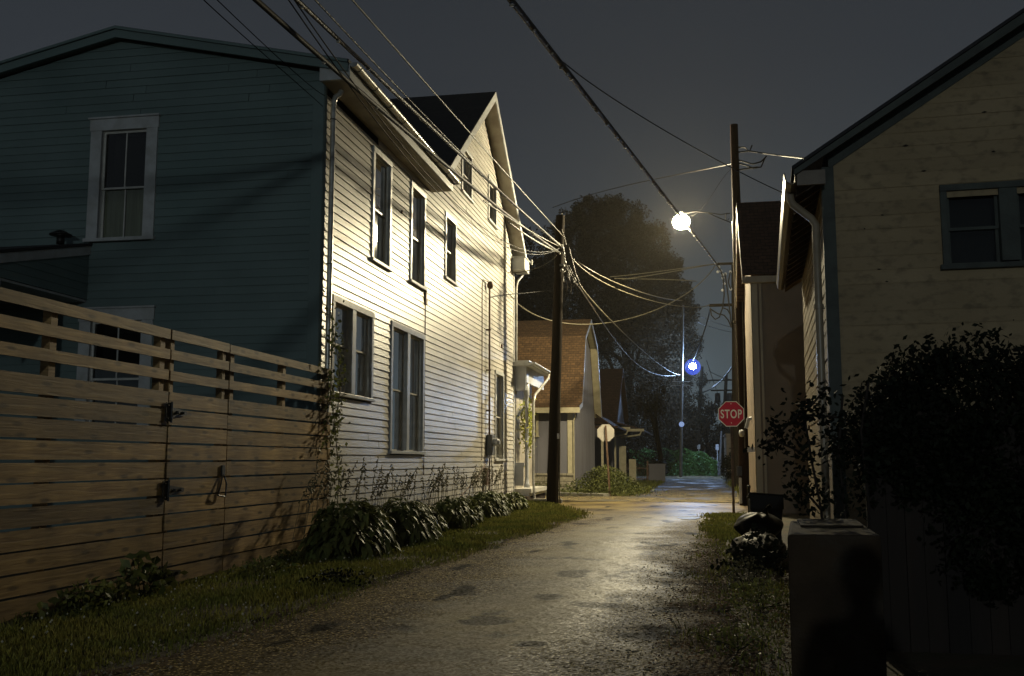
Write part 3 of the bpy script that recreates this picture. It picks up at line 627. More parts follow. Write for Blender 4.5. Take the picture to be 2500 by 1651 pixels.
# grass verges
def grass(name, regions, hmean, mt):
    Vs = []; n0 = 0
    for (n, fx, y0, y1, h) in regions:
        y = y0+(y1-y0)*rng.random(n)**1.0; a = np.array([fx(q)[0] for q in y]); b = np.array([fx(q)[1] for q in y])
        x = a+(b-a)*rng.random(n)
        # patchy
        keep = (np.sin(x*3.1+y*1.3)+np.sin(y*2.7-x*1.9)+rng.normal(size=n)*.8) > -.75
        x, y = x[keep], y[keep]; k = len(x); y = y+rng.normal(size=k)*.22; x = x+rng.normal(size=k)*.07; hh = h*(.4+.9*rng.random(k))
        hh *= 1+.35*np.sin(x*2.3+y*1.1)
        th = rng.random(k)*2*math.pi; lean = .55*rng.random(k)*hh; wd = .0035+.0045*rng.random(k); wd *= np.clip(y/9, .8, 2.6)
        dx, dy = np.cos(th), np.sin(th)
        base = np.stack([x, y, np.full(k, .0)], 1)
        sidev = np.stack([-dy*wd, dx*wd, np.zeros(k)], 1)
        mid = base+np.stack([dx*lean*.35, dy*lean*.35, hh*.6], 1); tip = base+np.stack([dx*lean, dy*lean, hh], 1)
        Vs.append(np.stack([base-sidev, base+sidev, mid+sidev*.7, tip, mid-sidev*.7], 1).reshape(-1, 3))
    V = np.concatenate(Vs); F = np.arange(len(V)).reshape(-1, 5)
    return npmesh(name, V, F, mt)
lx = lambda y: (-5.42, prof(LE, y)-.05-.25*abs(math.sin(y*1.9)*math.cos(y*.7)))
lx2 = lambda y: (prof(LE, y)-.35, prof(LE, y)+.22)
rx = lambda y: (prof(RE, y)-.25, prof(RE, y)+.9)
rx2 = lambda y: (.05+.0*y, .9)
g = grass('grass', [(42000, lx, 5, 12.5, .055), (40000, lx, 12.5, 25.5, .062), (9000, lx2, 5, 26, .035), (9000, rx, 17.5, 25.2, .055), (6500, lambda y: (prof(RE, y)-.25+.25*math.sin(y*3.1), .95), 5.2, 18, .05),
    (4500, lambda y: (-5.1, prof(LE, y)+.1), 24, 30, .09), (5000, lambda y: (-5.2+.0*y, -2.4), 37.2, 40.5, .12), (5000, lambda y: (-4.6, -2.0), 40, 62, .14), (4000, lambda y: (1.5, 3.5), 36.5, 60, .2)], .07, M['blade'])
tag(g, 'grass growing along both verges of the alley', 'grass', kind='stuff')
# clover heads
C = np.stack([-5.2+1.6*rng.random(170), 6+10*rng.random(170), .05+.05*rng.random(170)], 1)
Vv = []; Ff = []
for i, c in enumerate(C):
    r = .007+.006*random.random(); b = len(Vv)
    Vv += [(c[0]+r, c[1], c[2]), (c[0]-r, c[1], c[2]), (c[0], c[1]+r, c[2]), (c[0], c[1]-r, c[2]), (c[0], c[1], c[2]+r), (c[0], c[1], c[2]-r)]
    Ff += [(b+p, b+q, b+s) for p, q, s in ((0, 2, 4), (2, 1, 4), (1, 3, 4), (3, 0, 4), (2, 0, 5), (1, 2, 5), (3, 1, 5), (0, 3, 5))]
o = npmesh('clover_flowers', np.array(Vv), np.array(Ff), M['flower']); tag(o, 'tiny white clover flowers in the grass below the fence', 'flowers', kind='stuff')
# loose gravel
n = 2600; y = 4.6+11*rng.random(n)**1.3; xx = np.where(rng.random(n) < .6, -.7+rng.random(n)*1.2, -3.9+rng.random(n)*.7); xx = np.where(rng.random(n) < .25, -3.4+3.6*rng.random(n), xx)
r = .005+.009*rng.random(n)**2; off = np.array([(1, 0, 0), (-1, 0, 0), (0, 1, 0), (0, -1, 0), (0, 0, .7), (0, 0, -.7)])
V = (np.stack([xx, y, .018+0*y], 1)[:, None, :]+off[None]*r[:, None, None]*(1+.4*rng.random((n, 6, 1)))).reshape(-1, 3)
ft = np.array([(0, 2, 4), (2, 1, 4), (1, 3, 4), (3, 0, 4), (2, 0, 5), (1, 2, 5), (3, 1, 5), (0, 3, 5)])
F = (ft[None]+6*np.arange(n)[:, None, None]).reshape(-1, 3)
gm = mat('gravel_stone', (.30, .25, .17), .5, isl=.5)
o = npmesh('gravel', V, F, gm); tag(o, 'loose gravel scattered over the alley surface', 'gravel', kind='stuff')

# dry leaf litter on the right verge
nl_ = 7000; yy = 4.9+10*rng.random(nl_)**1.2; C = np.stack([-.35+1.35*rng.random(nl_)**.8, yy, .022+.02*rng.random(nl_)], 1)
V, F = leaves(C, .028, .6); V[:, 2] = .018+np.abs(V[:, 2]-.02)*.5
lm = leafmat('dry_leaf', (.20, .10, .045), (.11, .06, .03), .7, .1, .6, .2); o = npmesh('leaf_litter', V, F, lm); tag(o, 'small dry brown leaves littering the right verge', 'leaf litter', kind='stuff')
# hostas along the wall
def hosta_leaf(b, az, L_, rise, W_):
    """arching broad leaf strip from base b"""
    vs = []; n = 6; c, s = math.cos(az), math.sin(az)
    for i in range(n+1):
        t = i/n; r = L_*(.15+.85*t)*math.cos(rise*(1-t)*.8); z = b[2]+L_*(math.sin(rise)*t*1.25-1.0*t*t*.95)+.05
        w = W_*max(.06, math.sin(math.pi*min(1, (t*.86+.12)))**.8)
        x = b[0]+c*r; y = b[1]+s*r
        vs += [(x-s*w, y+c*w, z+w*.35), (x, y, z), (x+s*w, y-c*w, z+w*.35)]
    return vs, [(3*i+k, 3*i+k+1, 3*i+k+4, 3*i+k+3) for i in range(n) for k in range(2)]
hl = [(-4.72, 13.25, .95, 'largest hosta clump, at the fence end'), (-4.55, 15.2, .85, 'second hosta clump from the fence end'), (-4.75, 17.0, .62, 'third hosta clump, below the tall pair of windows'),
      (-4.65, 18.7, .72, 'fourth hosta clump, just past the tall windows'), (-4.8, 20.4, .62, 'fifth hosta clump, halfway to the meter'), (-4.7, 22.2, .74, 'sixth hosta clump, with a dark hollow beside it'),
      (-4.85, 24.0, .60, 'seventh hosta clump, in front of the electric meter'), (-4.75, 25.8, .55, 'eighth hosta clump, nearest the utility pole')]
for x, y, s, lb in hl:
    t = thing('hosta', lb+', leaves hanging outwards', 'plant', (x, y, 0), group='hostas along the house wall')
    m = MB(); nl = int(620*s/.8)
    for i in range(nl):
        q = math.sqrt(random.random()); ph = random.uniform(0, 2*math.pi); rx_, ry_ = .62*s, 1.3*s
        bx, by = x+q*math.cos(ph)*rx_*.8, y+q*math.sin(ph)*ry_*.8; bz = .70*s*(1-q*q)**.6*random.uniform(.45, 1.05)+.03
        az = math.atan2(by-y, bx-x)+random.gauss(0, .8); L_ = random.uniform(.11, .22)*(s/.8)**.5
        vs, fs = hosta_leaf((bx, by, bz), az, L_, random.uniform(.1, .9)-.35*q, .042*random.uniform(.6, 1.3))
        m.add([(a, b, max(.012, c)) for a, b, c in vs], fs, True)
    for i in range(40):
        ph = random.uniform(0, 2*math.pi); q = random.random(); e_ = (x+q*.5*s*math.cos(ph), y+q*.75*s*math.sin(ph), .62*s*(1-q*q)+.03)
        m.tube([(x+.1*q*math.cos(ph), y+.15*q*math.sin(ph), 0), e_], .006, 4, False)
    m.build('leaves', M['leaf_hosta'], t)
    m = MB()
    for i in range(13):
        bx, by = x-.45+random.uniform(-.12, .12), y+random.uniform(-1.0, 1.0); hgt = random.uniform(.85, 1.35)*(.95 if s > .8 else .85); ly = random.uniform(.1, .55); lxx = random.uniform(-.1, .15)
        pts = [(bx, by, .25), (bx+lxx*.4, by+ly*.35, .25+hgt*.55), (bx+lxx, by+ly, .25+hgt*.86)]
        m = MB(); m.tube(pts, .004, 4, False)
        for k in range(11):
            f = .5+.5*k/10; p = Vector(pts[1]).lerp(Vector(pts[2]), (f-.5)*2); q = Vector((random.uniform(-.04, .04), random.uniform(-.05, .05), random.uniform(-.055, .01)))
            m.tube([p, p+q], [.007, .012], 4, True)
        m.build('flower_stalk', M['stalk'], t)
# weeds under the fence & right verge
def weed(name, label, c, r, n, ls, mt, h=.3, group=None):
    t = thing(name, label, 'plant', (c[0], c[1], 0), group=group)
    P = np.stack([c[0]+rng.normal(size=n)*r[0]*.5, c[1]+rng.normal(size=n)*r[1]*.5, np.abs(rng.random(n))*h], 1); P[:, 2] *= np.exp(-((P[:, 0]-c[0])/r[0])**2-((P[:, 1]-c[1])/r[1])**2)+.15
    P[:, 2] += .03
    V, F = leaves(P, ls, .6, .4); npmesh('leaves', V, F, M[mt], t, off=(c[0], c[1], 0))
    m = MB()
    for i in range(14):
        k = random.randrange(n); p = P[k]; m.tube([(c[0]+random.uniform(-.1, .1)*r[0], c[1]+random.uniform(-.3, .3)*r[1], 0), (p[0], p[1], p[2])], .004, 4, False)
    m.build('stem', M['leaf_dark'], t)
    return t
weed('weed', 'broad leafed weed growing against the fence gate', (-5.25, 8.9), (.14, .6), 110, .12, 'leaf_hosta', .36)
weed('weed', 'low weed tuft with grassy leaves at the fence foot on the left', (-5.2, 8.0), (.2, .6), 220, .08, 'leaf_vine', .22)
weed('weed', 'small dark weed tuft in the lawn near the gate', (-4.9, 10.9), (.35, .35), 260, .05, 'leaf_hosta', .16)
weed('weed', 'small weed patch at the fence end beside the hostas', (-5.2, 12.2), (.2, .3), 120, .05, 'leaf_vine', .14)
weed('weed', 'low dark weed patch at the lawn edge by the asphalt', (-3.75, 10.2), (.35, .5), 260, .045, 'leaf_dark', .12)
weed('weed', 'tangled weeds in front of the mound by the concrete block', (.5, 9.2), (.35, .9), 700, .032, 'leaf_vine', .20)
weed('weed', 'red brown dry weeds below the leafy mound', (.45, 10.6), (.3, .5), 420, .035, 'stalk', .28)
weed('weed', 'low weeds beside the bottom of the concrete block', (.25, 7.2), (.3, .7), 420, .028, 'leaf_vine', .12)

# vine on the corner of the house
def vine(name, label, path, n, spread, ls, mt, cat='vine'):
    b = path[0]; t = thing(name, label, cat, (b[0], b[1], 0))
    m = MB(); m.tube(path, .008, 5); P = [Vector(p) for p in path]
    C = []
    for i in range(n):
        k = random.random()*(len(P)-1); j = int(k); p = P[j].lerp(P[min(j+1, len(P)-1)], k-j)
        C.append((p.x+random.gauss(0, spread[0]), p.y+random.gauss(0, spread[1]), p.z+random.gauss(0, spread[2])))
        if i % 8 == 0: m.tube([p, C[-1]], .004, 4, False)
    V, F = leaves(np.array(C), ls, .6, -.3); npmesh('leaves', V, F, M[mt], t, off=(b[0], b[1], 0)); m.build('stem', M['stalk'], t)
    return t
vine('vine', 'thin climbing vine at the house corner where the fence ends', [(-5.4, 14.5, 0), (-5.38, 14.55, 1.0), (-5.4, 14.4, 1.8), (-5.36, 14.5, 2.5), (-5.4, 14.3, 3.1), (-5.45, 14.2, 3.6)], 280, (.06, .13, .14), .075, 'leaf_vine')
vine('vine', 'trailing vine tip hanging over the last fence boards', [(-5.42, 14.2, 2.65), (-5.38, 14.1, 2.3), (-5.36, 14.25, 1.9), (-5.36, 14.1, 1.5)], 150, (.04, .2, .12), .07, 'leaf_vine')
vine('hanging_plant', 'bright yellow green plant hanging in the side porch', [(-5.35, 31.4, 3.0), (-5.35, 31.3, 2.6), (-5.3, 31.3, 2.2), (-5.3, 31.2, 1.9)], 800, (.10, .22, .26), .10, 'leaf_yellow', 'plant')

# ------------------------------------------------------------------ right barn
BY = R_(-3.6)
ba = thing('barn', 'old tan board barn with green grey corner trim and a dark window', 'barn', (1.45, 11.3, 0), BY)
bf = ((0, 0, 0), (1, 0), (0, -1)); bs = ((0, 0, 0), (0, 1), (-1, 0))
RS = .64; rk = lambda x: 4.47-.10+RS*(x+.35)
m = MB(); bh = [(1.25, 2.48, 3.42, 4.2)]
clap(m, bf, lambda z: (.10, 9.0) if z < rk(.1) else (max(.10, (z-4.37)/RS-.35), 9.0-max(.1, (z-4.37)/RS-.35)), 0.02, rk(4.5)-.1, .152, bh, lip=.011, seg=(1.5, 4.5)); m.build('front_wall', M['barn'], ba, True)
m = MB(); clap(m, bs, lambda z: (.06, 6.6), .02, 4.45, .152, lip=.011); m.build('side_wall', M['barn'], ba, True)
m = MB(); m.quad((0, 6.6, 0), (9, 6.6, 0), (9, 6.6, 4.5), (0, 6.6, 4.5)); m.quad((9, 0, 0), (9, 6.6, 0), (9, 6.6, 4.5), (9, 0, 4.5)); m.box(.05, 8.9, .4, 6.5, 0, 4.2); m.build('inner_wall', M['barn'], ba, True)
m = MB(); m.box(-.02, .105, -.03, -.002, 0, 4.55); m.box(-.028, -.002, -.002, .10, 0, 4.5); m.build('corner_board', M['barn_trim'], ba, True)
m = MB()
for sg in (0, 1):
    f = (lambda x: x) if not sg else (lambda x: 9.0-x)
    m.prism([(f(-.35), -.30, rk(-.35)+.10), (f(4.5), -.30, rk(4.5)+.10), (f(4.5), -.30, rk(4.5)+.14), (f(-.35), -.30, rk(-.35)+.14)], (0, 7.4, 0))
m.build('roof', M['roof_dark'], ba, True)
m = MB()
for sg in (0, 1):
    f = (lambda x: x) if not sg else (lambda x: 9.0-x)
    m.prism([(f(-.33), -.31, rk(-.35)+.095), (f(4.5), -.31, rk(4.5)+.08), (f(4.5), -.31, rk(4.5)-.06), (f(-.33), -.31, rk(-.35)+.03)], (0, .03, 0))
    m.prism([(f(-.1), -.29, rk(-.1)+.09), (f(4.5), -.29, rk(4.5)+.09), (f(4.5), -.29, rk(4.5)+.07), (f(-.1), -.29, rk(-.1)+.07)], (0, .29, 0))
    m.prism([(f(.05), -.03, rk(.05)+.07), (f(4.5), -.03, rk(4.5)+.07), (f(4.5), -.03, rk(4.5)-.1), (f(.05), -.03, rk(.05)-.1)], (0, .025, 0))
m.build('rake_board', M['barn_trim'], ba, True)
for i in range(17):
    m = MB(); y = .1+i*.42; m.prism([(-.30, y, 4.36), (0, y, 4.56), (0, y, 4.46), (-.30, y, 4.27)], (0, .06, 0)); m.build('rafter', M['barn_fascia'], ba, True)
m = MB(); m.box(-.30, 0.0, -.26, -.22, 4.30, 4.46); m.build('eave_end', M['barn_fascia'], ba, True)
m = MB(); m.prism([(-.31, -.2, 4.47), (0, -.2, 4.66), (0, -.2, 4.645), (-.31, -.2, 4.455)], (0, 7.2, 0)); m.build('roof_deck', M['barn_fascia'], ba, True)
m = MB()  # box gutter
pr = [(-.31, 4.46), (-.31, 4.33), (-.36, 4.31), (-.42, 4.35), (-.44, 4.45), (-.425, 4.45), (-.41, 4.36), (-.36, 4.33), (-.32, 4.34), (-.32, 4.46)]
m.prism([(x, -.25, z) for x, z in pr], (0, 7.1, 0)); m.build('gutter', M['barn_fascia'], ba, True, bevel=.008)
m = MB(); m.tube([(-.36, .15, 4.34), (-.36, .15, 4.24), (-.33, .14, 4.18), (-.14, .1, 4.0), (-.10, .08, 3.92), (-.10, .08, 2.9), (-.10, .08, .2)], .043, 10); m.tube([(-.10, .08, 3.02), (-.10, .08, 2.97)], .055, 10)
m.build('downspout', M['tan_pipe'], ba, True)
window(ba, bf, 1.19, 2.54, 3.38, 4.26, 2, trim=.07, tm='barn_trim', curtain=None, local=True, label='dark two pane barn window with green grey frame', split=.5, grid=False)
m = MB(); 
for i in range(22):
    x = random.uniform(.2, 4.2); z = random.uniform(2.2, 5.8)
    if z < rk(x)-.3 and not (1.1 < x < 2.65 and 3.25 < z < 4.4):
        k = round((z-.02)/.152); z = .02+k*.152+random.uniform(-.006, .02); l = random.uniform(.012, .07)
        m.add([(x, -.017, z), (x+l*.5, -.017, z-.007), (x+l, -.017, z+.002), (x+l*.6, -.0165, z+random.uniform(.006, .018)), (x+l*.2, -.0165, z+.008)], [(0, 1, 2, 3, 4)])
m.build('paint_chip', M['board'], ba, True)

# ------------------------------------------------------------------ cream building
cb = thing('cream_outbuilding', 'narrow cream stuccoed building with a steep dark roof behind the barn', 'building', (1.42, 25.6, 0))
m = MB(); m.prism([(1.42, 25.6, 0), (1.42, 29.5, 0), (1.42, 29.5, 5.9), (1.42, 27.55, 8.0), (1.42, 25.6, 5.9)], (5.5, 0, 0)); m.build('wall', M['cream'], cb)
m = MB(); m.box(1.395, 1.56, 25.575, 25.6, 0, 5.75); m.box(1.395, 1.42, 25.575, 25.72, 0, 5.75); m.box(1.60, 1.66, 25.58, 25.6, 0, 5.75); m.build('corner_board', M['cream_trim'], cb, bevel=.006)
m = MB()
m.prism([(1.19, 25.42, 5.92), (1.19, 27.55, 8.30), (1.19, 27.55, 8.36), (1.19, 25.38, 5.94)], (5.9, 0, 0)); m.prism([(1.19, 29.7, 5.92), (1.19, 27.55, 8.30), (1.19, 27.55, 8.36), (1.19, 29.74, 5.94)], (5.9, 0, 0)); m.build('roof', M['roof_brown2'], cb)
m = MB(); m.box(1.19, 7.0, 25.40, 25.44, 5.74, 5.90); m.box(1.19, 7.0, 25.44, 25.59, 5.74, 5.76)
m.prism([(1.185, 25.42, 5.88), (1.185, 27.55, 8.28), (1.185, 27.55, 8.12), (1.185, 25.42, 5.74)], (.03, 0, 0)); m.prism([(1.185, 29.7, 5.88), (1.185, 27.55, 8.28), (1.185, 27.55, 8.12), (1.185, 29.7, 5.74)], (.03, 0, 0)); m.build('fascia', M['cream_trim'], cb)
m = MB(); m.tube([(1.36, 26.1, 2.35), (1.28, 26.1, 2.35), (1.22, 26.1, 2.1)], .05, 8); m.box(1.24, 1.41, 26.0, 26.2, 1.5, 1.62); m.build('wall_fitting', M['white'], cb)
m = MB(); m.lathe((1.20, 25.35, 0), [(0, 0), (.035, 0), (.035, .62), (.045, .63), (.045, .68), (0, .70)], 10); tag(m.build('bollard', M['iron']), 'thin dark post at the corner of the cream building', 'post')

# ------------------------------------------------------------------ pier, board fence, shrubs at right foreground
cb_ = thing('concrete_pier', 'low rectangular concrete pier at the right edge of the alley', 'pier', (.71, 6.4, 0))
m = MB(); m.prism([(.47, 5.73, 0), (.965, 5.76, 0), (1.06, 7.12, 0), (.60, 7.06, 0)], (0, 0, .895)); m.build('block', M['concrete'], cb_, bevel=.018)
m = MB(); m.prism([(.60, 6.35, .897), (.97, 6.37, .897), (1.03, 7.08, .897), (.64, 7.02, .897)], (0, 0, .012)); m.build('mortar_patch', M['concrete'], cb_, bevel=.005)
bw = thing('vertical_board_fence', 'dark vertical board fence behind the concrete pier', 'fence', (1.2, 7.4, 0))
m = MB(); x = 1.15
while x < 4.8:
    wd = random.uniform(.11, .14); m.box(x, x+wd, 7.38+random.uniform(0, .012), 7.40+random.uniform(0, .012), 0, 1.62+random.uniform(-.03, .03)); x += wd+.004
m.build('board', M['board'], bw)
m = MB(); m.box(1.16, 4.8, 7.425, 7.46, .0, 1.55); m.build('gap_backing', M['board'], bw)  # full-height sheet added behind the boards to stop light through the gaps
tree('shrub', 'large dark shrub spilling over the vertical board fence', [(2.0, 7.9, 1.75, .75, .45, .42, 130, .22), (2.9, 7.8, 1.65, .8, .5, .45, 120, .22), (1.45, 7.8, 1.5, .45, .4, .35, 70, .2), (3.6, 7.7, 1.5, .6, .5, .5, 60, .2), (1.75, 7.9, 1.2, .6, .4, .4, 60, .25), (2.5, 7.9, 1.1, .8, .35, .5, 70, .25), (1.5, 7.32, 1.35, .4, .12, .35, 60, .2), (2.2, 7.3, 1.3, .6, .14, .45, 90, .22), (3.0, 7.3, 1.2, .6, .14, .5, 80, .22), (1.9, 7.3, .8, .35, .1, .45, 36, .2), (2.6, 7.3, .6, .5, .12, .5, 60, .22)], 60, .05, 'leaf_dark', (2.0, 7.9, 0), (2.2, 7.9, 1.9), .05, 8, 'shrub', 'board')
def strand(path, n, sp, ls):
    P = [Vector(p) for p in path]; C = []
    for i in range(n):
        k = random.random()*(len(P)-1); j = int(k); p = P[j].lerp(P[min(j+1, len(P)-1)], k-j); C.append((p.x+random.gauss(0, sp), p.y+random.gauss(0, sp), p.z+random.gauss(0, sp)))
    return C
t = thing('climbing_bush', 'leggy leafy bush standing behind the concrete pier', 'bush', (1.0, 7.35, 0))
C = []; m = MB()
for pth in ([(1.02, 7.35, 0), (1.0, 7.35, .9), (.97, 7.35, 1.35), (1.02, 7.4, 1.75)], [(.86, 7.35, 0), (.84, 7.35, .95), (.78, 7.3, 1.3), (.74, 7.3, 1.62), (.9, 7.4, 1.8)], [(1.12, 7.3, 0), (1.15, 7.3, 1.0), (1.12, 7.3, 1.5), (1.2, 7.4, 1.85)],
            [(.84, 7.35, .95), (.72, 7.3, 1.1), (.66, 7.25, 1.12)], [(.78, 7.3, 1.3), (.66, 7.3, 1.38), (.52, 7.2, 1.44), (.42, 7.2, 1.40)], [(.97, 7.35, 1.6), (.7, 7.3, 1.62), (.58, 7.3, 1.5)]):
    m.tube(pth, .009, 5); C += strand(pth[1:] if pth[0][2] < .1 else pth, 95, .055, .06)
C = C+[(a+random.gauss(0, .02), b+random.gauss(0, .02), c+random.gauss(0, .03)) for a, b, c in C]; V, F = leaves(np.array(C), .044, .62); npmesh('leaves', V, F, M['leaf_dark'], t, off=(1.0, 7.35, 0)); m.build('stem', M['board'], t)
# trash bin, bag, leafy mound
bn = thing('trash_bin', 'black lidded plastic trash bin standing on the right verge', 'bin', (.96, 15.3, 0))
m = MB(); m.prism([(.76, 15.06, 0), (1.16, 15.06, 0), (1.16, 15.5, 0), (.76, 15.5, 0)], (0, 0, .04))
m.add([(.76, 15.06, .02), (1.14, 15.06, .02), (1.14, 15.5, .02), (.76, 15.5, .02), (.72, 14.98, .74), (1.19, 14.98, .74), (1.19, 15.58, .74), (.72, 15.58, .74)], [(0, 1, 5, 4), (1, 2, 6, 5), (2, 3, 7, 6), (3, 0, 4, 7), (4, 5, 6, 7)]); m.build('body', M['bin'], bn, bevel=.02)
m = MB(); m.prism([(.705, 14.95, .80), (1.205, 14.95, .77), (1.205, 15.6, .70), (.705, 15.6, .72)], (0, 0, .04)); m.box(.72, 1.19, 14.93, 14.97, .60, .80); m.tube([(.75, 14.90, .83), (1.16, 14.90, .80)], .014, 7); m.build('lid', M['bin'], bn, bevel=.012)
for x in (.75, 1.14):
    m = MB(); m.tube([(x, 15.52, .1), (x+.05, 15.52, .1)], .1, 14); m.build('wheel', M['iron'], bn)
def blob(name, mt, c, r, seed, parent=None, amp=.16, n=26):
    rr = np.random.default_rng(seed); V = []; F = []; ph = rr.uniform(0, 6, 12); fr_ = rr.integers(2, 8, 12)
    for j in range(n+1):
        th = math.pi*j/n
        for i in range(2*n):
            p = 2*math.pi*i/(2*n); d = 1+amp*sum(math.sin(fr_[k]*p+ph[k])*math.sin((k % 4+1)*th*1.5+ph[-k-1]) for k in range(12))/4
            z = math.cos(th)*r[2]*d; V.append((c[0]+math.sin(th)*math.cos(p)*r[0]*d, c[1]+math.sin(th)*math.sin(p)*r[1]*d, max(.005, c[2]+z)))
    F = [(j*2*n+i, j*2*n+(i+1) % (2*n), (j+1)*2*n+(i+1) % (2*n), (j+1)*2*n+i) for j in range(n) for i in range(2*n)]
    m = MB(); m.add(V, F, True); return m.build(name, M[mt], parent)
bg = thing('trash_bag', 'full black trash bag lying in front of the bin', 'bag', (.78, 14.0, 0))
blob('sack', 'bag', (.78, 14.0, .42), (.31, .36, .175), 3, bg, .09, 34)
m = MB(); m.tube([(.86, 13.9, .60), (.88, 13.88, .66), (.94, 13.85, .70)], [.05, .02, .035], 8); m.build('knot', M['bag'], bg)
b2 = thing('trash_bag', 'black trash bag nearest the road, half covered by leaves', 'bag', (.7, 12.3, 0)); blob('sack', 'bag', (.72, 13.2, .18), (.34, .75, .20), 9, b2, .1, 30)
weed('leafy_mound', 'mound of dark broad leaves over the nearer trash bag', (.66, 12.1), (.36, .45), 300, .085, 'leaf_dark', .46)

# ------------------------------------------------------------------ poles
def pole(name, label, base, top, r0, r1, mt, group=None):
    t = thing(name, label, 'utility pole', base, group=group)
    m = MB(); b = Vector(base); tp = Vector(top); k = 10
    m.tube([b+Vector((0, 0, -.1))]+[b.lerp(tp, i/k)+Vector((random.uniform(-1, 1)*.008, 0, 0)) for i in range(1, k)]+[tp], [r0+(r1-r0)*i/k for i in range(k+1)], 18)
    m.build('shaft', M[mt], t); return t
PLY = 29.8; PL = (pt(1348, 1240, Y=PLY)[0], PLY); 
pl = pole('utility_pole', 'dark leaning utility pole at the left corner of the alley with bundled cables', (PL[0], PL[1], 0), pt(1368, 527, Y=PLY), .18, .135, 'pole')
m = MB()
for i, (px, py) in enumerate(((1372, 600), (1376, 618), (1380, 640), (1371, 660), (1384, 655))):
    p = pt(px, py, Y=PLY-.2); m.lathe((p[0], p[1], p[2]-.05), [(0, 0), (.035, .01), (.045, .05), (.03, .09), (0, .1)], 8)
q = pt(1372, 606, Y=PLY-.2); m.box(q[0]-.06, q[0]+.05, PLY-.25, PLY, q[2]-.04, q[2]+.04); m.box(q[0]-.08, q[0]+.06, PLY-.2, PLY, q[2]-.55, q[2]-.49); m.build('bracket', M['pole_grey'], pl)
m = MB()
P0 = lambda px, py, Y=0: pt(px, py, Y=Y)
for pts in ([(1374, 600), (1378, 625), (1380, 650), (1378, 665)], [(1378, 605), (1386, 596), (1391, 612), (1398, 640), (1406, 670), (1414, 688)], [(1380, 655), (1375, 672), (1376, 688), (1386, 691), (1392, 682), (1388, 665), (1380, 650)],
            [(1388, 648), (1398, 668), (1406, 684), (1404, 698), (1395, 695), (1388, 680), (1384, 660)], [(1371, 560), (1376, 575), (1382, 598)], [(1386, 690), (1384, 712)], [(1395, 695), (1393, 718)], [(1379, 640), (1390, 660), (1402, 690), (1410, 700)]):
    m.tube([P0(*q, Y=PLY-.32+.06*(i % 3)) for i, q in enumerate(pts)], .016, 6)
m.build('cable_loop', M['cable_lash'], pl)
m = MB(); m.tube([pt(1366, 1225, Y=PLY-.02), pt(1367, 1000, Y=PLY-.02), pt(1370, 760, Y=PLY), pt(1371, 600, Y=PLY), pt(1371, 522, Y=PLY)], .018, 6); m.build('lit_edge', M['cable_thin'], pl)  # pale tube added along the shaft to draw its lamp-lit edge
m = MB(); q = pt(1363, 1065, Y=PLY-.2); m.box(q[0]-.03, q[0]+.03, PLY-.24, PLY-.22, q[2]-.08, q[2]+.08); m.build('tag_plate', M['white'], pl)
# right tall pole holding the street lamp
pr_ = pole('utility_pole', 'tallest reddish brown pole behind the cream building carrying the bright lamp', (pt(1819, 1200, Y=29.9)[0], 29.9, 0), pt(1792, 305, Y=29.9), .17, .115, 'pole_red')
m = MB(); q = pt(1811, 1200, Y=29.7); m.box(q[0]-.075, q[0]+.005, 29.62, 29.75, .06, .80); m.build('cable_guard', M['white'], pr_, bevel=.02)
m = MB(); q = pt(1806, 1150, Y=29.7); m.box(q[0]-.08, q[0]+.06, 29.6, 29.8, .85, 1.12); m.build('junction_box', M['iron'], pr_)
m = MB(); p = pt(1811, 1059, Y=29.7); m.lathe((p[0], p[1], p[2]-.1), [(0, 0), (.06, .02), (.08, .1), (.07, .2), (0, .22)], 12); m.build('meter_dome', M['white'], pr_)
m = MB(); m.tube([pt(1805, 1000, Y=29.7), pt(1797, 780, Y=29.7), pt(1788, 540, Y=29.7)], .018, 6); m.tube([pt(1819, 1100, Y=29.7), pt(1816, 860, Y=29.7), pt(1807, 560, Y=29.7), pt(1802, 500, Y=29.7)], .015, 6)
for px, py in ((1801, 727), (1793, 785)): 
    p = pt(px, py, Y=29.7); m.box(p[0]-.03, p[0]+.05, 29.65, 29.85, p[2]-.03, p[2]+.02)
m.build('riser', M['cable_thin'], pr_)
m = MB()
for pts in ([(1803, 360), (1818, 360), (1830, 370), (1836, 355)], [(1803, 372), (1828, 369), (1848, 372)], [(1803, 391), (1822, 397), (1838, 401), (1858, 395), (1872, 381)], [(1803, 399), (1820, 404), (1840, 411), (1858, 408), (1868, 385)], [(1804, 415), (1830, 411), (1850, 408)]):
    m.tube([pt(*q, Y=29.9+.05*(i % 2)) for i, q in enumerate(pts)], .022, 6)
m.build('drip_loop', M['cable'], pr_)
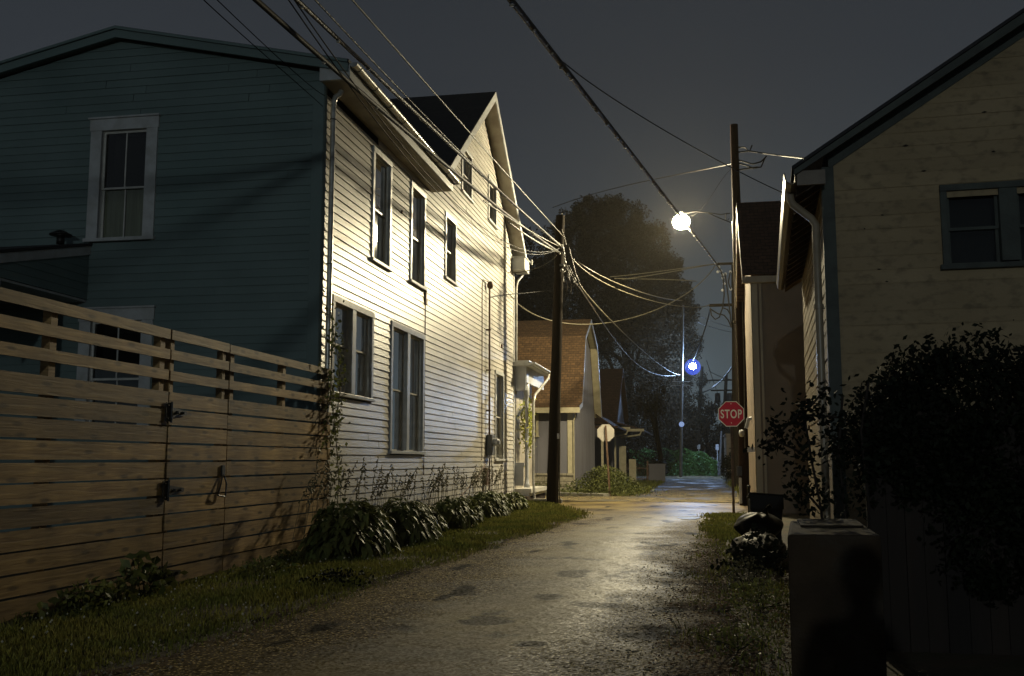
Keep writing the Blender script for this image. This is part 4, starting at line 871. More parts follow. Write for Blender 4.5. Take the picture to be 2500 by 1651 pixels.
# street lamp on the pole (a thing of its own)
def lampthing(loc, label, arm_pts, arm_r, mt, power, col, bowl_r, vis):
    s = thing('street_lamp', label, 'street lamp', loc)
    m = MB()
    for pts in arm_pts: m.tube(pts, arm_r, 8)
    m.build('arm', M[mt], s)
    m = MB(); m.lathe((loc[0], loc[1], loc[2]), [(0, .36), (.04, .35), (.06, .3), (.07, .26), (.07, .22), (0, .22)], 18); m.build('housing', M['pole_grey'], s)
    m = MB(); m.lathe((loc[0], loc[1], loc[2]), [(bowl_r*math.sin(q)+.001, bowl_r*.86*math.cos(q)) for q in np.linspace(0, math.pi, 14)], 22)
    b = m.build('bulb_bowl', emit('lamp_glow', vis, 1.0), s)
    return s, b
a0 = pt(1782, 521, Y=30.0); a1 = pt(1699, 517, Y=32.0); a2 = pt(1788, 545, Y=30.0)
s1, b1 = lampthing(LAMP, 'bright street lamp glowing white over the alley on the tall brown pole', [
    [a0, pt(1760, 524, Y=30.6), pt(1730, 520, Y=31.2), a1, pt(1675, 521, Y=32), (LAMP[0], LAMP[1], LAMP[2]+.30)], [a2, pt(1755, 532, Y=30.6), pt(1730, 521, Y=31.2)],
    [pt(1775, 520, Y=32), pt(1771, 528, Y=32), pt(1774, 540, Y=32), pt(1780, 534, Y=32)]], .015, 'pole_dull', LAMP_W, (1, .9, .6), .27, (1, .865, .55))
s2, b2_ = lampthing(FARL, 'far bluish street lamp on the thin pale pole down the alley', [[(-.9, 78, 8.3), (-.6, 78, 8.9), (-.3, 78, 8.85), (FARL[0], 78, FARL[2]+.24)]], .04, 'pole_dull', FAR_W, (.5, .7, 1), .26, (.52, .72, 1))
def setemit(b, pw, r):  # radiant power -> emission strength over the bowl
    n = b.data.materials[0].node_tree.nodes['Principled BSDF']; area = sum(p.area for p in b.data.polygons); n.inputs['Emission Strength'].default_value = pw/(area*math.pi)
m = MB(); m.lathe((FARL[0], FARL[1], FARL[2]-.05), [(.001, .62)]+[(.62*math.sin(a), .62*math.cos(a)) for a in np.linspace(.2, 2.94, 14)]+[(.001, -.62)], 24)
gm_ = bpy.data.materials.new('blue_halo_glow'); gm_.use_nodes = True; gn = gm_.node_tree.nodes; gl_ = gm_.node_tree.links; gn.clear()
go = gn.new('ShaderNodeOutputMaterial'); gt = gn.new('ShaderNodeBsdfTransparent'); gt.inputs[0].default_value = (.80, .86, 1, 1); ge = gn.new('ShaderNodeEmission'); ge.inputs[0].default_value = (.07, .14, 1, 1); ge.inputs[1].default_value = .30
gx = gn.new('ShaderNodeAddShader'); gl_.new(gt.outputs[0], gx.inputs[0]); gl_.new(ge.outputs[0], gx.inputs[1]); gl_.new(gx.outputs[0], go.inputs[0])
m.build('halo_shell', gm_, s2)  # glowing shell added round the far lamp to draw its blue halo
setemit(b1, LAMP_W, .21); setemit(b2_, FAR_W, .3)
s3, b3 = lampthing(REAR, 'street lamp on the pole behind the viewer', [[(-.3, -28, 6.0), (-.7, -28, 6.3), (REAR[0], -28, REAR[2]+.24)]], .03, 'pole_grey', REAR_W, (.8, 1, 1), .2, (.84, .97, 1)); setemit(b3, REAR_W, .2)
pole('utility_pole', 'utility pole standing behind the viewer', (-.2, -28, 0), (-.2, -28, 8), .16, .12, 'pole')
# far pole 2 with arms
p2 = pole('utility_pole', 'dark pole behind the stop sign with two short crossarms', (1.62, 45, 0), (1.785, 45, 10.1), .19, .13, 'pole')
m = MB(); m.box(.62, 1.8, 44.83, 44.93, 8.10, 8.22); m.box(.98, 1.8, 44.83, 44.93, 9.98, 10.08); m.build('crossarm', M['pole'], p2)
m = MB()
for px, py in ((1748, 643), (1764, 671), (1765, 679), (1768, 693), (1764, 709), (1783, 664), (1784, 706), (1752, 664), (1760, 662), (1771, 669), (1755, 652)):
    p = pt(px, py, Y=44.6); m.lathe((p[0], p[1], p[2]-.07), [(0, 0), (.05, .02), (.07, .07), (.05, .12), (0, .14)], 8)
m.build('insulator', M['white'], p2)
m = MB()
for pts in ([(1748, 645), (1760, 662), (1766, 680), (1768, 720), (1764, 752), (1756, 775), (1746, 780), (1737, 770), (1734, 752)], [(1770, 668), (1776, 710), (1782, 760), (1786, 800)], [(1735, 755), (1752, 766), (1768, 770), (1778, 782), (1786, 800)], [(1783, 664), (1778, 690), (1784, 706)], [(1766, 752), (1776, 756), (1784, 770)]):
    m.tube([pt(*q, Y=44.5) for q in pts], .03, 6)
m.build('drip_loop', M['cable'], p2)
# lamp pole far, and the other far poles
p3 = pole('lamp_pole', 'thin pale pole holding the far bluish lamp', (-1.36, 78, 0), (-.9, 78, 13.3), .13, .08, 'pole_grey'); 
m = MB()
for z in (7.6, 7.9): m.box(-1.9, -.5, 77.9, 77.98, z-.6, z-.55)
m.build('crossarm', M['pole_grey'], p3)
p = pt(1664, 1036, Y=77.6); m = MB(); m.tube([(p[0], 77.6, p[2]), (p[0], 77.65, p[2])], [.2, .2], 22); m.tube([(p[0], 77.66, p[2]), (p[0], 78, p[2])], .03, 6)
mir = emit('blue_orb_glow', (.25, .42, .9), .55); tag(m.build('orb_disc', mir), 'small round bluish glow disc drawn halfway up the pale lamp pole', 'light')  # emissive disc standing in for a reflected bluish orb
def farpole(label, px0, py1, px1, Y, r, top_arms=(), mt='pole'):
    b = pt(px0, 1140, Y=Y); tp = pt(px1, py1, Y=Y)
    t = pole('utility_pole', label, (b[0], Y, 0), (tp[0], Y, tp[2]), r, r*.7, mt, group='distant utility poles')
    if top_arms:
        m = MB()
        for dz, wd in top_arms: m.box(tp[0]-wd, tp[0]+wd, Y-.16, Y-.06, tp[2]-dz-.08, tp[2]-dz+.08)
        m.build('crossarm', M['pole'], t)
    return t, tp
fp1, tp1 = farpole('leaning distant pole wrapped in ivy right of the far lamp', 1697, 895, 1714, 95, .2)
fp2, tp2 = farpole('distant pole with two crossarms and transformers behind the stop sign', 1762, 915, 1773, 110, .24, ((.6, 1.9), (1.7, 1.7)))
m = MB()
for px, py in ((1752, 972), (1781, 972)): p = pt(px, py, Y=109.6); m.lathe((p[0], p[1], p[2]-.5), [(0, 0), (.28, 0), (.3, .5), (.28, 1.0), (0, 1.05)], 10)
m.build('transformer', M['iron'], fp2)
farpole('short pale distant pole left of the stop sign post', 1756, 1053, 1761, 92, .14, mt='pole_grey')
farpole('thin distant pole farthest down the alley', 1764, 1075, 1768, 120, .14, mt='pole_grey')

# ------------------------------------------------------------------ cables
GRP = 'overhead cables'
def cable(label, A, B, pix, r, mt='cable', n=60, spl=0, ext=None, name='cable', jit=0):
    """A,B plan line ends (x,y,z or None); parabola z(t) fitted through A,B and the seen points, all in the vertical plane A-B"""
    ax, ay = A[0], A[1]; dx, dy = B[0]-ax, B[1]-ay
    T = []; Z = []; W = []
    if A[2] is not None: T.append(0); Z.append(A[2]); W.append(6)
    if B[2] is not None: T.append(1); Z.append(B[2]); W.append(6)
    for px, py in pix:
        d = ray(px, py); den = d[0]*dy-d[1]*dx
        s = (ax*dy-ay*dx)/den; x, y, z = d[0]*s, d[1]*s, H+d[2]*s
        t = ((x-ax)*dx+(y-ay)*dy)/(dx*dx+dy*dy); T.append(t); Z.append(z); W.append(1)
    deg = min(2, len(T)-1); c = np.polyfit(T, Z, deg, w=W)
    t0, t1 = (0, 1) if ext is None else ext
    pts = [(ax+dx*t+random.gauss(0, jit), ay+dy*t, float(np.polyval(c, t))+random.gauss(0, jit)) for t in np.linspace(t0, t1, n)]
    m = MB(); m.tube(pts, r, 6 if r < .03 else 8)
    nf = len(m.f)
    for i in range(spl):
        q = random.random(); p = Vector(pts[int(q*(n-1))])+Vector((random.uniform(-.3, .3)*r, 0, random.uniform(-.5, .5)*r)); m.lathe((p.x, p.y, p.z-r*1.0), [(0, -.012), (r*.8, -.004), (r*.8, .01), (0, .02)], 6)
    o = m.build(name, M[mt]); tag(o, label, 'cable', GRP); o.data.materials.append(M['sign_back'])
    for p_ in o.data.polygons[nf:]: p_.material_index = 1
    return pts
def pixcable(label, pix, r, mt='cable', n=50, name='cable', spl=0):
    """pix: (px,py,Y) ... smooth curve through points at real depths"""
    P = [np.array(pt(a, b, Y=c)) for a, b, c in pix]; t = np.linspace(0, 1, len(P)); s = np.linspace(0, 1, n); deg = min(3, len(P)-1)
    X = [np.polyval(np.polyfit(t, [p[k] for p in P], deg), s) for k in range(3)]
    pts = list(zip(*X)); m = MB(); m.tube(pts, r, 6); o = m.build(name, M[mt]); tag(o, label, 'cable', GRP)
    return pts
RP = (-4.9, -28.0)
A0_ = lambda px, py: pt(px, py, Y=PLY-.15); A1 = A0_(1372, 604)
tops = [(627, 0), (691, 61), (805, 155), (843, 193), (918, 261), (971, 300)]
c2 = lambda x, y: (700+x/2.613, 100+y/2.613)
cable('thickest dark cable crossing the house gutter down to the left pole', A0_(1366, 617), (RP[0]-.5, RP[1], None), tops+[c2(700, 540), c2(900, 690)], .032, spl=60, n=120)
cable('thick brown lashed cable passing just above the house gutter', A1, (RP[0], RP[1], None), [(729, 0), (975, 239), (1032, 299), c2(1090, 700), c2(1300, 900), c2(1480, 1070)], .028, 'cable_lash', spl=90, n=160)
cable('thin lashed cable just right of the thick brown one', A0_(1372, 600), (RP[0]+.4, RP[1], None), [(769, 0), (994, 235), (1051, 299), c2(1090, 690)], .011, 'cable_lash', n=120)
cable('thin light cable highest over the gable, ending at the top of the left pole', A0_(1373, 575), (RP[0]+.9, RP[1], None), [(875, 20), (975, 125), (1123, 299), c2(1270, 700), c2(1440, 890)], .012, 'cable_thin', spl=20, n=120)
cable('paired thin cable behind the house gutter, left one', A0_(1368, 606), (RP[0]-.2, RP[1], None), [(683, 0), (860, 155), c2(700, 760)], .008, n=100)
cable('paired thin cable behind the house gutter, right one', A0_(1369, 604), (RP[0]-.1, RP[1], None), [(697, 0), (868, 152), c2(760, 770)], .008, n=100)
pixcable('thin service wire from the sky to the house corner, left one', [(440, -60, 6.5), (498, 0, 7.6), (664, 152, 10.2), (729, 206, 12), (790, 262, 13.95)], .005, 'matte')
pixcable('thin service wire from the sky to the house corner, right one', [(470, -60, 6.8), (528, 0, 7.9), (680, 140, 10.6), (740, 195, 12), (795, 235, 13.95)], .005, 'matte')
# bright short bundle next to the pole
for i, (q, lb) in enumerate((([(1188, 495), (1290, 578), (1345, 608)], 'bright cable end sagging beside the porch gable'), ([(1200, 510), (1262, 560), (1330, 598)], 'bright cable end just above its sagging neighbour'), ([(1245, 545), (1300, 585), (1345, 606)], 'lowest bright cable end reaching the left pole'))):
    cable(lb, A0_(1366, 616+i), (-4.5-.1*i, 13, None), q, .016, 'cable_thin', ext=(0, .42), n=40)
for i, (q, lb) in enumerate((([(1150, 470), (1250, 535), (1340, 592)], 'upper bright strand between the attic windows and the left pole'), ([(1165, 480), (1270, 548), (1355, 600)], 'second bright strand beside the left pole'))):
    cable(lb, A0_(1370, 604), (-4.5-.1*i, 10, None), q, .014, 'cable_thin', ext=(0, .5), n=40)
# overhead bundle crossing the sky
JB = cable('heavy lashed cable bundle crossing the sky above the lamp', (.975, 44.8, 10.05), (-3.0-.0885*28, -28, None), [(1242, 0), (1306, 80), (1374, 153), (1500, 312), (1627, 495), (1700, 575)], .040, 'cable_lash', spl=170, n=220)
pixcable('thin sagging wire from the heavy bundle to the barn roof', [(1374, 153, 14.2), (1464, 213, 15), (1560, 283, 16), (1680, 356, 17), (1780, 405, 18), (1850, 440, 18.5), (1929, 480, 18)], .009)
pixcable('faint wire running left from the tall brown pole over the far tree', [(1786, 400, 29.9), (1670, 423, 34), (1560, 447, 40), (1450, 473, 45), (1350, 507, 50)], .018)
pixcable('short slack wire from the tall brown pole to the bright lamp', [(1786, 412, 29.9), (1755, 450, 30.6), (1725, 495, 31.3), (1690, 528, 32)], .006, 'matte')
pixcable('black service cable from the tall brown pole over the barn roof', [(1850, 372, 29.9), (1880, 377, 29), (1930, 383, 27), (2000, 391, 20), (2060, 400, 15)], .022)
pixcable('small sagging wire between the left pole and the house corner', [(1359, 623, 29.6), (1340, 640, 29.5), (1310, 655, 29.3), (1275, 664, 29.1), (1241, 666, 28.9)], .014, 'cable_thin')
pixcable('long deep sagging wire from the side porch to the far crossarm', [(1257, 742, 30.5), (1353, 777, 33), (1445, 791, 35.5), (1532, 783, 38), (1634, 745, 41), (1700, 695, 43.2), (1745, 651, 44.6)], .020, 'cable_thin')
pixcable('lower lit wire from the left pole to the far lower crossarm', [(1400, 635, 29.8), (1470, 684, 31), (1560, 728, 36), (1640, 747, 40), (1700, 748, 43), (1732, 745, 44.8)], .018, 'cable_thin')
pixcable('upper lit wire from the left pole toward the far crossarm', [(1412, 640, 29.8), (1480, 680, 31), (1560, 712, 36), (1620, 728, 40), (1668, 734, 43)], .018, 'cable_thin')
pixcable('straight lit wire in front of the big tree, upper one', [(1490, 676, 40), (1600, 664, 42), (1712, 649, 44), (1745, 645, 44.8)], .016, 'cable_thin')
pixcable('straight lit wire in front of the big tree, middle one', [(1520, 682, 40), (1620, 667, 42), (1710, 651, 44), (1744, 646, 44.8)], .018, 'cable_thin')
pixcable('nearly level lit wire in front of the big tree, lower one', [(1500, 680, 40), (1600, 682, 42), (1660, 684, 43), (1700, 687, 44)], .020, 'cable_thin')
pixcable('long wire from the left pole down the alley to the far lamp pole, upper one', [(1412, 690, 29.8), (1470, 760, 33), (1540, 830, 42), (1600, 882, 55), (1640, 910, 68), (1660, 915, 78)], .024, 'cable_thin', spl=8)
pixcable('long wire from the left pole down the alley to the far lamp pole, lower one', [(1408, 692, 29.8), (1452, 765, 33), (1510, 840, 42), (1560, 890, 55), (1600, 915, 66), (1650, 917, 78)], .022, 'cable_lash', spl=8)
pixcable('dark twisted service cable from the wall weatherhead past the house corner', [(1195, 728, 26.3), (1225, 722, 28), (1262, 716, 30), (1330, 712, 31), (1400, 700, 30)], .014)
for i, (a, b, c, d) in enumerate(((1710, 772, 1790, 800), (1700, 785, 1790, 812), (1730, 905, 1782, 926), (1725, 880, 1770, 1010))):
    pixcable('faint distant wire against the low sky, number %s from the top' % ('one two three four'.split()[i]), [(a, b, 70), ((a+c)/2, (b+d)/2+3, 75), (c, d, 80)], .02)
pixcable('long dark wire dropping from the far crossarm to the bluish lamp', [(1733, 757, 45), (1722, 800, 52), (1705, 850, 63), (1692, 880, 76)], .03)
pixcable('dark sagging distant cable left of the stop sign', [(1702, 960, 95), (1735, 950, 80), (1765, 925, 65), (1788, 895, 55)], .045)

# ------------------------------------------------------------------ stop signs
def octo(c, r, y, d, m):
    m.prism([(c[0]+r*math.cos(R_(22.5+45*k)), y, c[1]+r*math.sin(R_(22.5+45*k))) for k in range(8)], (0, d, 0))
ss = thing('stop_sign', 'red octagonal stop sign facing the viewer on a dark post', 'sign', (.72, 25.1, 0))
c = pt(1785, 1011, Y=25.1); rr = .335
m = MB(); octo((c[0], c[2]), rr, 25.06, .006, m); m.build('border', M['sign_white'], ss)
m = MB(); octo((c[0], c[2]), rr*.945, 25.056, .004, m); m.build('face', M['red'], ss)
m = MB(); m.tube([(c[0], 25.052, c[2]+.25), (c[0], 25.06, c[2]+.25)], .012, 8); m.tube([(c[0], 25.052, c[2]-.22), (c[0], 25.06, c[2]-.22)], .012, 8); m.build('bolt', M['sign_white'], ss)
tx = bpy.data.curves.new('stop_text', 'FONT'); tx.body = 'STOP'; tx.size = .30; tx.align_x = 'CENTER'; tx.align_y = 'CENTER'; tx.offset = .0045; tx.extrude = .002; tx.space_character = 1.12
to = bpy.data.objects.new('lettering', tx); sc.collection.objects.link(to)
bpy.context.view_layer.update()
me = bpy.data.meshes.new_from_object(to.evaluated_get(bpy.context.evaluated_depsgraph_get())); bpy.data.objects.remove(to)
to = bpy.data.objects.new('lettering', me); sc.collection.objects.link(to); me.materials.clear(); me.materials.append(M['sign_white'])
xs = [v.co.x for v in me.vertices]; ys = [v.co.y for v in me.vertices]; wx = max(xs)-min(xs); hy = max(ys)-min(ys)
for v in me.vertices: v.co.x = (v.co.x-(max(xs)+min(xs))/2)*.51/wx; v.co.y = (v.co.y-(max(ys)+min(ys))/2)*.215/hy
to.parent = ss; to.rotation_euler = (math.pi/2, 0, 0); to.location = (c[0]-.72, 25.052-25.1, c[2])
m = MB(); m.box(c[0]-.03, c[0]+.03, 25.07, 25.11, 0, c[2]+.28); m.build('post', M['rust'], ss)
s2_ = thing('stop_sign', 'back of a pale octagonal sign on a leaning post across the street', 'sign', (-3.1, 35.9, 0), 0)
c = pt(1479, 1057, Y=36.0); m = MB(); octo((c[0], c[2]), .33, 36.0, .006, m); m.build('face', M['sign_back'], s2_)
b = pt(1486, 1180, Y=36.0); m = MB(); m.prism([(c[0]-.03, 35.93, c[2]+.26), (c[0]+.03, 35.93, c[2]+.26), (b[0]+.08, 35.93, 0), (b[0]+.01, 35.93, 0)], (0, .05, 0)); m.build('post', M['rust'], s2_)

# ------------------------------------------------------------------ houses across the street
h2 = thing('gambrel_house', 'nearer small house across the street with brown shingle gambrel roof and stone base', 'house', (-4.7, 41, 0))
HX = -4.72
P2 = [(40.55, 3.42), (41.6, 3.62), (43.15, 6.62), (45.6, 7.70), (48.4, 6.72), (50.2, 3.45)]
wallp = [(41, 0), (41, 3.4), (41.75, 3.55), (43.25, 6.5), (45.6, 7.5), (48.1, 6.5), (49.8, 3.4), (49.8, 0)]
m = MB(); m.prism([(HX-.35, y, z) for y, z in wallp], (-9, 0, 0)); m.build('wall', M['h2wall'], h2)
m = MB()
for i in range(34):
    x = HX-.55-i*.42
    if x > HX-9.2: m.box(x-.02, x+.02, 40.975, 41.0, .75, 3.3)
for i in range(22):
    y = 41.2+i*.4; zt = np.interp(y, [a for a, _ in wallp[1:7]], [b for _, b in wallp[1:7]])
    m.box(HX-.35, HX-.32, y-.02, y+.02, 0, zt-.05)
m.build('batten', M['h2wall'], h2)
m = MB()
for i in range(5):
    (y0, z0), (y1, z1) = P2[i], P2[i+1]
    m.prism([(HX, y0, z0), (HX, y1, z1), (HX, y1, z1+.09), (HX, y0, z0+.09)], (-9.6, 0, 0))
m.build('roof', M['roof_brown'], h2)
m = MB()
for i in range(5):
    (y0, z0), (y1, z1) = P2[i], P2[i+1]
    m.prism([(HX+.004, y0, z0-.10), (HX+.004, y1, z1-.10), (HX+.004, y1, z1+.09), (HX+.004, y0, z0+.09)], (-.03, 0, 0))
m.build('rake_board', M['white'], h2)
m = MB()
for i in range(5):
    (y0, z0), (y1, z1) = P2[i], P2[i+1]
    m.prism([(HX-.03, y0, z0-.03), (HX-.03, y1, z1-.03), (HX-.03, y1, z1-.01), (HX-.03, y0, z0-.01)], (-.33, 0, 0))
m.box(HX-9, HX, 40.52, 40.56, 3.22, 3.44); m.box(HX-9, HX-.04, 40.56, 40.98, 3.40, 3.42); m.build('eave_trim', M['h2trim'], h2)
m = MB(); m.box(HX-9.2, HX-.33, 40.9, 41.0, 0, .68); m.box(HX-9.2, HX-.30, 40.86, 41.0, .68, .76); m.build('stone_base', M['stone'], h2)
m = MB(); m.box(HX-.56, HX-.31, 40.95, 41.0, .76, 3.3); m.build('corner_board', M['h2trim'], h2)
m = MB(); m.tube([(HX-.2, 40.7, 3.3), (HX-.22, 40.8, 3.1), (HX-.30, 40.9, 2.9), (HX-.30, 40.9, .1)], .035, 7); m.build('downspout', M['h2trim'], h2)
m = MB(); m.box(HX-2.32, HX-2.25, 40.94, 41, .76, 3.3); m.build('trim_strip', M['h2trim'], h2)
window(h2, ((0, 41, 0), (1, 0), (0, -1)), -7.45, -6.5, 2.3, 3.2, 1, trim=.1, tm='h2trim', curtain=None, label='small square window beside the porch downspout')
m = MB(); m.box(HX-.34, HX+.8, 50.0, 56.5, 2.9, 3.0); m.prism([(HX+.5, 50, 3.0), (HX+.5, 58, 3.0), (HX-.3, 58, 3.55), (HX-.3, 50, 3.55)], (0, 0, .06)); m.build('side_porch_roof', M['roof_brown2'], h2)
m = MB(); m.box(HX-.1, HX+.02, 50.6, 50.7, 0, 3.0); m.build('porch_post', M['h2trim'], h2)
m = MB(); m.box(HX+.2, HX+.3, 55, 55.1, 0, 2.9); m.build('porch_post', M['h2trim'], h2)
m = MB(); m.box(HX-.1, HX+1.0, 56.3, 56.36, 3.0, 3.14); m.tube([(HX+.9, 56.2, 3.05), (HX+.8, 56.2, 2.75), (HX+.0, 56.2, 2.6)], .05, 6); m.build('porch_gutter', M['h2trim'], h2)
h3 = thing('brown_gabled_house', 'farther house with a dark brown steep roof behind the gambrel house', 'house', (-4.7, 58, 0))
m = MB(); m.prism([(-4.9, y, z) for y, z in ((58.6, 0), (58.6, 3.6), (64, 6.9), (68.3, 3.9), (68.3, 0))], (-8, 0, 0)); m.build('wall', M['h2wall'], h3)
m = MB(); m.prism([(-4.6, 58.2, 3.4), (-4.6, 64, 7.05), (-4.6, 64, 7.15), (-4.6, 58.2, 3.5)], (-9, 0, 0)); m.prism([(-4.6, 68.6, 3.9), (-4.6, 64, 7.05), (-4.6, 64, 7.15), (-4.6, 68.6, 4.0)], (-9, 0, 0))
m.prism([(-4.9, 58.4, 3.5), (-3.1, 58.4, 3.0), (-3.1, 70, 3.0), (-4.9, 70, 3.7)], (0, 0, .08)); m.build('roof', M['roof_brown2'], h3)
m = MB(); m.box(-4.6, -3.05, 58.3, 58.36, 2.95, 3.1); m.box(-4.5, -4.1, 58.1, 58.2, 0, 2.1); m.box(-3.9, -3.5, 57.6, 57.7, 0, 1.35); m.tube([(-3.2, 58.3, 3.0), (-3.3, 58.3, 2.75), (-4.4, 58.3, 2.6)], .05, 6); m.build('trim', M['h2trim'], h3)
# iron gate & wall further down
ig = thing('iron_gate', 'low ornamental iron gate beyond the farther house', 'gate', (-3.6, 60, 0))
m = MB()
for i in range(13): x = -4.55+i*.125; m.tube([(x, 60, .05), (x, 60, .95+.22*math.sin(math.pi*i/12))], .016, 5)
m.box(-4.6, -3.0, 59.98, 60.02, .2, .24); m.box(-4.6, -3.0, 59.98, 60.02, .8, .84); m.build('bar', M['rust'], ig)
m = MB(); m.box(-3.02, -2.92, 59.95, 60.05, 0, 1.25); m.build('post', M['rust'], ig)
m = MB(); m.box(-4.7, -4.6, 59.95, 60.05, 0, 1.2); m.build('post', M['rust'], ig)
m = MB(); m.box(-2.9, -1.95, 60.3, 60.5, 0, 1.0); m.box(-2.95, -1.9, 60.28, 60.52, 1.0, 1.08); tag(m.build('low_wall', M['h2wall']), 'low dull wall between the iron gate and the tree trunk', 'wall')
# kerbs
k1 = MB(); k1.prism([(-12, 38.2, 0), (-6.07, 37.0, 0), (-3.30, 35.35, 0), (-3.1, 35.6, 0), (-6.0, 37.25, 0), (-12, 38.5, 0)], (0, 0, .13)); tag(k1.build('kerb', M['kerb'], bevel=.02), kind='structure')
k1 = MB(); k1.box(-5.0, -4.1, 30.3, 30.5, 0, .13); tag(k1.build('kerb', M['kerb'], bevel=.02), kind='structure')
weed('bush', 'bushy weeds around the post of the pale sign back', (-3.4, 37.3), (1.25, 1.4), 6500, .075, 'leaf_vine', .95)
weed('bush', 'low weeds along the stone base of the gambrel house', (-6.5, 40.2), (1.6, .5), 700, .08, 'leaf_vine', .4)
# far: hedge, trees, box signs
def hedge():
    t = thing('hedge', 'clipped green hedge lit by the far bluish lamp', 'hedge', (-.3, 86, 0))
    n = 34000; P = np.stack([-5.6+7.1*rng.random(n), 83.5+5*rng.random(n), 2.3*rng.random(n)], 1)
    top = 2.25-.24*np.clip(P[:, 0]+.8, 0, 9)**1.6+.12*np.sin(P[:, 0]*4); P[:, 2] *= np.clip(top/2.4, .2, 1)
    front = rng.random(n) < .6; P[front, 1] = 83.5+rng.random(front.sum())*.5
    V, F = leaves(P, .13, .7); npmesh('leaves', V, F, M['leaf_hedge'], t, off=(-.3, 86, 0))
    m = MB()
    for i in range(12): m.tube([(-2.8+i*.36, 86, 0), (-2.8+i*.36, 86, 1.5)], .04, 5)
    m.build('stem', M['pole'], t)
hedge()
def far(bl, k): return [(a*k, b*k, H+(c-H)*k, d*k, e_*k, f*k, int(n*1.25), g*k*.85) for a, b, c, d, e_, f, n, g in bl]
K = 84/65
_cp = crown_pts
def crown_pts(b, per, shell=.72): return _cp([(q[0], q[1], q[2], q[3], q[4], q[5], q[6], q[7]*.8) for q in b], per, shell)
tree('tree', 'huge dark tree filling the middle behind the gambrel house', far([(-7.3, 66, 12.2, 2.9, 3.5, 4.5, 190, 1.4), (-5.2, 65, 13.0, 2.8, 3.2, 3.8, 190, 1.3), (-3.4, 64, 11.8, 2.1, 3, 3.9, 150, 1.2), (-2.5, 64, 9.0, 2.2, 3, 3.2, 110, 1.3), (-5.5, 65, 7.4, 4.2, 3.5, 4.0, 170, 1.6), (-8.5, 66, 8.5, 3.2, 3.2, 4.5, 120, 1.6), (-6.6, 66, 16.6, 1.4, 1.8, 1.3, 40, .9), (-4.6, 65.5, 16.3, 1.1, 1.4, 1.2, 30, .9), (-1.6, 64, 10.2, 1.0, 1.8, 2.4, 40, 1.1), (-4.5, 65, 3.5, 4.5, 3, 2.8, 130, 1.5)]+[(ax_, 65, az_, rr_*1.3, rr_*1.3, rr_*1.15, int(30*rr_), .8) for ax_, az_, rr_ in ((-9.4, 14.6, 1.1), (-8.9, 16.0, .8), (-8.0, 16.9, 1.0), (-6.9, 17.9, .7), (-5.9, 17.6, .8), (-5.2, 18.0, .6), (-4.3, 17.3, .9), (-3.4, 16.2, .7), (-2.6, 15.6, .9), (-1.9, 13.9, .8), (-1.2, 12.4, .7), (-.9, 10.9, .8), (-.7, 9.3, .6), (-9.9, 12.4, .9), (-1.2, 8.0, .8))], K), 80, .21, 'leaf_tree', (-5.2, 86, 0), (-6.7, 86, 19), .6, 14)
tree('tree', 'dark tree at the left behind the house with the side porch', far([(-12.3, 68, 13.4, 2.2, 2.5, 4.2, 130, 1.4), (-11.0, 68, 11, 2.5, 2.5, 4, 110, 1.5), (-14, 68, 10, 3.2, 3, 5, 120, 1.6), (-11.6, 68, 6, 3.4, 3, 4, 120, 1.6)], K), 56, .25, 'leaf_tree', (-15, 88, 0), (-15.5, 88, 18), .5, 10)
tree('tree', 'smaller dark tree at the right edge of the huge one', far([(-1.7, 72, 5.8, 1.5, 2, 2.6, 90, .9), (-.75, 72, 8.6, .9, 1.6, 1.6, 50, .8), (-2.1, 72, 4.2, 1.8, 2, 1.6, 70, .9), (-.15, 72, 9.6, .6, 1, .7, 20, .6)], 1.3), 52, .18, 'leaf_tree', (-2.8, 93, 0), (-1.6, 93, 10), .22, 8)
tree('tree', 'dark trunked tree standing beside the low wall down the alley', [(-3.2, 69.5, 5.6, 1.2, 1.2, 1.2, 30, .8), (-2.9, 69.5, 4.4, .9, 1, .8, 20, .7)], 40, .16, 'leaf_tree', (-2.55, 69.5, 0), (-2.9, 69.5, 5.6), .24, 6)
tree('tree', 'ragged row of low dark trees closing the view behind the houses', [(-9+2.2*i, 104+2*(i % 2), 2.8+.5*math.sin(i*2), 1.8, 1.5, 2.6, 70, 1.2) for i in range(5)], 44, .24, 'leaf_tree', (-5, 105, 0), (-5, 105, 5), .3, 6)
tree('tree', 'low dark tree behind the far hedge', [(1.6, 112, 4.4, 3.4, 3, 3.2, 110, 1.3), (-2, 112, 4, 3, 3, 3.4, 110, 1.3), (4, 112, 3, 3, 3, 2.4, 60, 1.3)], 40, .30, 'leaf_dark', (1, 112, 0), (1, 112, 6), .3, 8)
tree('tree', 'ivy covered trunk of the leaning distant pole', [(tp1[0]-.05, 95, 8.8, .5, .5, .7, 16, .5), (tp1[0]-.2, 95, 7.0, .5, .5, .6, 16, .5), (tp1[0]-.3, 95, 5.2, .5, .5, .6, 14, .5)], 40, .16, 'leaf_dark', (tp1[0]-.6, 95.3, 0), (tp1[0]-.1, 95.3, 9.3), .1, 4)
tree('bush', 'dark bush on the right side of the far alley', [(2.3, 58, .9, 1.0, 3.0, .9, 60, .6), (2.9, 49, .8, 1.0, 2.5, .8, 50, .5)], 44, .12, 'leaf_dark', (2.4, 57, 0), (2.4, 57, 1.2), .06, 5, 'bush')
tree('bush', 'dark bushes on the left verge of the far alley', [(-2.7, 70, .7, .6, 4, .7, 70, .5), (-3.2, 84, 1.2, 1.2, 3, 1.3, 60, .6)], 44, .12, 'leaf_dark', (-2.7, 70, 0), (-2.7, 70, 1), .06, 5, 'bush')
